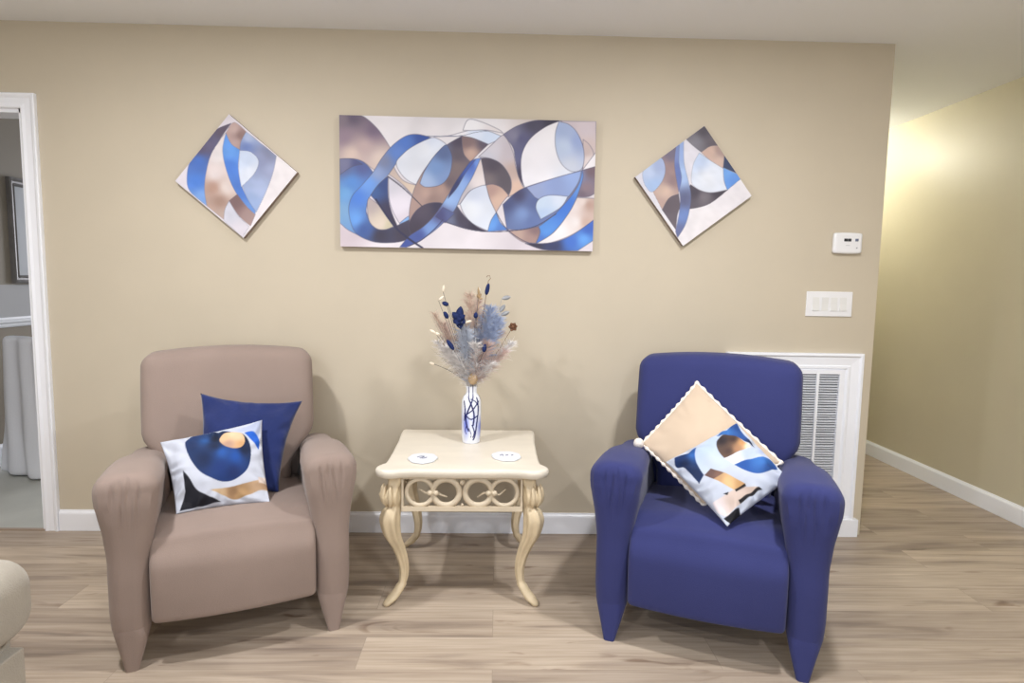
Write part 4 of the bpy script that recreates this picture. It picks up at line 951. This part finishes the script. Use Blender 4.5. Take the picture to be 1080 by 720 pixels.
# seed twig and hooked twig on top, brown flower and pale leaves at the right
bm = bmesh.new(); c0 = Vector(tp(266, 128, 0.0)); tube(curve_to(c0), 0.0012, 5, bm)
for dx, dz in ((-0.010, 0.014), (0.010, 0.018), (0.0, 0.034), (0.014, -0.004), (-0.004, 0.046)): petal(bm, c0, (dx, -0.01, dz+0.004), math.hypot(dx, dz)+0.008, 0.005)
obj('seed_twig', bm, F['beige'], bq, 'all')
bm = bmesh.new(); a = curve_to(Vector(tp(300, 62, 0.0))); hook = [Vector(tp(308, 52, 0.0)), Vector(tp(305, 42, 0.0)), Vector(tp(296, 42, 0.0)), Vector(tp(294, 48, 0))]
tube(a+hook, 0.0013, 5, bm); obj('hooked_twig', bm, F['brown'], bq, 'all')
bm = bmesh.new(); c0 = Vector(tp(395, 232, -0.01)); tube(curve_to(c0, 0.01), 0.0012, 5, bm)
for a in (60, 10, -50, 120, 180, -110): petal(bm, c0, (math.cos(R(a)), -0.3, math.sin(R(a))), 0.022, 0.009)
ball(bm, c0, 0.007, n=8); obj('brown_flower', bm, F['brown'], bq, 'all')
for px, py, ang in [(352, 128, 12), (350, 190, 22), (345, 178, 55)]:
    c0 = Vector(tp(px, py, 0.02)); bm = bmesh.new(); tube(curve_to(c0, 0.01), 0.001, 5, bm); petal(bm, c0, (math.cos(R(ang)), 0.1, math.sin(R(ang))), 0.040, 0.010)
    obj('pale_leaf', bm, F['sage'], bq, 'all')
obj('beige_pod', ball(bmesh.new(), tp(247, 430, -0.028), 0.021, sz=1.25, n=12, am=0.2), F['beige'], bq, 'all')

# ------------------------------------------------------------------ sofa at the lower left
M_sofa = mat('oatmeal_sofa_fabric', (160, 153, 141), 0.9, noise_amt=0.05, nscale=18.0, bump=0.4, bscale=300.0, spec=0.15, sheen=0.2)
t = thing('sofa', 'oatmeal fabric sofa with a padded roll arm at the lower left corner', 'sofa', (-0.978, -1.70, 0))
def sofa_arm(y0):
    bm = rbox(0.43, 0.075, 0.25, 0.02, (16, 8, 14), lambda x, y, z: (x-0.48, y+y0, z+0.31))
    return bm
def arm_roll(y0):
    return rbox(0.455, 0.105, 0.090, 0.068, (24, 14, 14), lambda x, y, z: (x-0.455, y+y0, z+0.592+0.006*nz(x*8, y*20, z*8)))
for y0 in (-0.115, -1.95):
    a = obj('armrest', sofa_arm(y0), M_sofa, t, 'all'); obj('arm_roll', arm_roll(y0), M_sofa, a, 'all')
    obj('front_panel', boxes((-0.052, -0.018, y0-0.058, y0+0.058, 0.08, 0.485)), M_sofa, a, False, 0.004)
obj('base', rbox(0.42, 0.845, 0.11, 0.03, (10, 16, 8), lambda x, y, z: (x-0.50, y-1.032, z+0.19)), M_sofa, t, 'all')
for k in range(2): obj('seat_cushion', rbox(0.36, 0.415, 0.08, 0.05, (14, 14, 10), lambda x, y, z, k=k: (x-0.44, y-0.615-k*0.835, z+0.375+0.015*(1-(x/0.36)**2))), M_sofa, t, 'all')
obj('backrest', rbox(0.11, 0.92, 0.34, 0.07, (10, 24, 16), lambda x, y, z: (x-0.87-z*0.12, y-1.032, z+0.46)), M_sofa, t, 'all')
for x in (-0.12, -0.86):
    for y in (-0.12, -1.94): obj('leg', lathe([(0.02, 0.0), (0.028, 0.085)], 16, c=(x, y, 0)), M_wood, t)

# ------------------------------------------------------------------ room behind the doorway
t = thing('framed_picture', 'dark framed picture with a white mat on the wall seen through the doorway', 'picture', (XL, 1.52, 1.565))
pw, ph, fw_ = 0.29, 0.355, 0.055
bm = bmesh.new(); prof = [(0.0, 0.0), (0.0, 0.026), (0.012, 0.03), (0.024, 0.020), (0.036, 0.018), (0.046, 0.022), (0.055, 0.010), (0.055, 0.0)]
rings = [[bm.verts.new((0.001+b, sy*(pw-a), sz*(ph-a))) for a, b in prof] for sy, sz in ((-1, -1), (-1, 1), (1, 1), (1, -1))]
rings.append(rings[0])
for p, q in zip(rings, rings[1:]):
    for i in range(len(prof)): bm.faces.new((p[i], p[(i+1) % len(prof)], q[(i+1) % len(prof)], q[i]))
obj('frame', bm, mat('pewter_frame', (120, 117, 116), 0.35, metal=0.2, noise_amt=0.1, nscale=20.0), t, False)
obj('mat_board', boxes((0.001, 0.008, -pw+fw_-0.004, pw-fw_+0.004, -ph+fw_-0.004, ph-fw_+0.004)), mat('white_mat_board', (196, 200, 206), 0.6), t, False)
obj('print', boxes((0.008, 0.0095, -0.12, 0.12, -0.19, 0.10)), mat('muted_print', (140, 132, 134), 0.6, noise_amt=0.35, nscale=12.0), t, False)
M_slip = mat('white_slipcover', (222, 224, 230), 0.85, bump=0.2, bscale=120.0, spec=0.2)
t = thing('draped_chair', 'dining chair under a long white slipcover behind the doorway', 'chair', (-2.86, 1.10, 0), R(-24))
def skirt():
    rings = []
    for i in range(26):
        z = 0.46*(1-i/25)+0.008; f = 1-z/0.46; ring = []
        for x, y in rrect(-0.17-0.02*f, 0.17+0.02*f, -0.20-0.035*f, 0.22+0.02*f, 0.05, 6, 14):
            a = math.atan2(y, x); wv = f*0.016*math.sin(a*13)+f*0.008*math.sin(a*29+2)
            r = math.hypot(x, y); ring.append((x*(1+wv/r), y*(1+wv/r), z))
        rings.append(ring)
    return loft(rings, True)
obj('skirt', skirt(), M_slip, t, 'all')
def back_cover(x, y, z):
    Z = z+0.445; f = 1-Z/0.88
    return (x*0.86*(1+0.18*f)+0.008*math.sin(Z*14+x*16)*f, y-0.235-0.055*f-0.02*(Z-0.44)*0.5+(0.010+0.014*f)*math.sin(x*34+Z*4)*0.8, Z)
obj('back_cover', rbox(0.20, 0.045, 0.437, 0.03, (28, 8, 26), back_cover), M_slip, t, 'all')
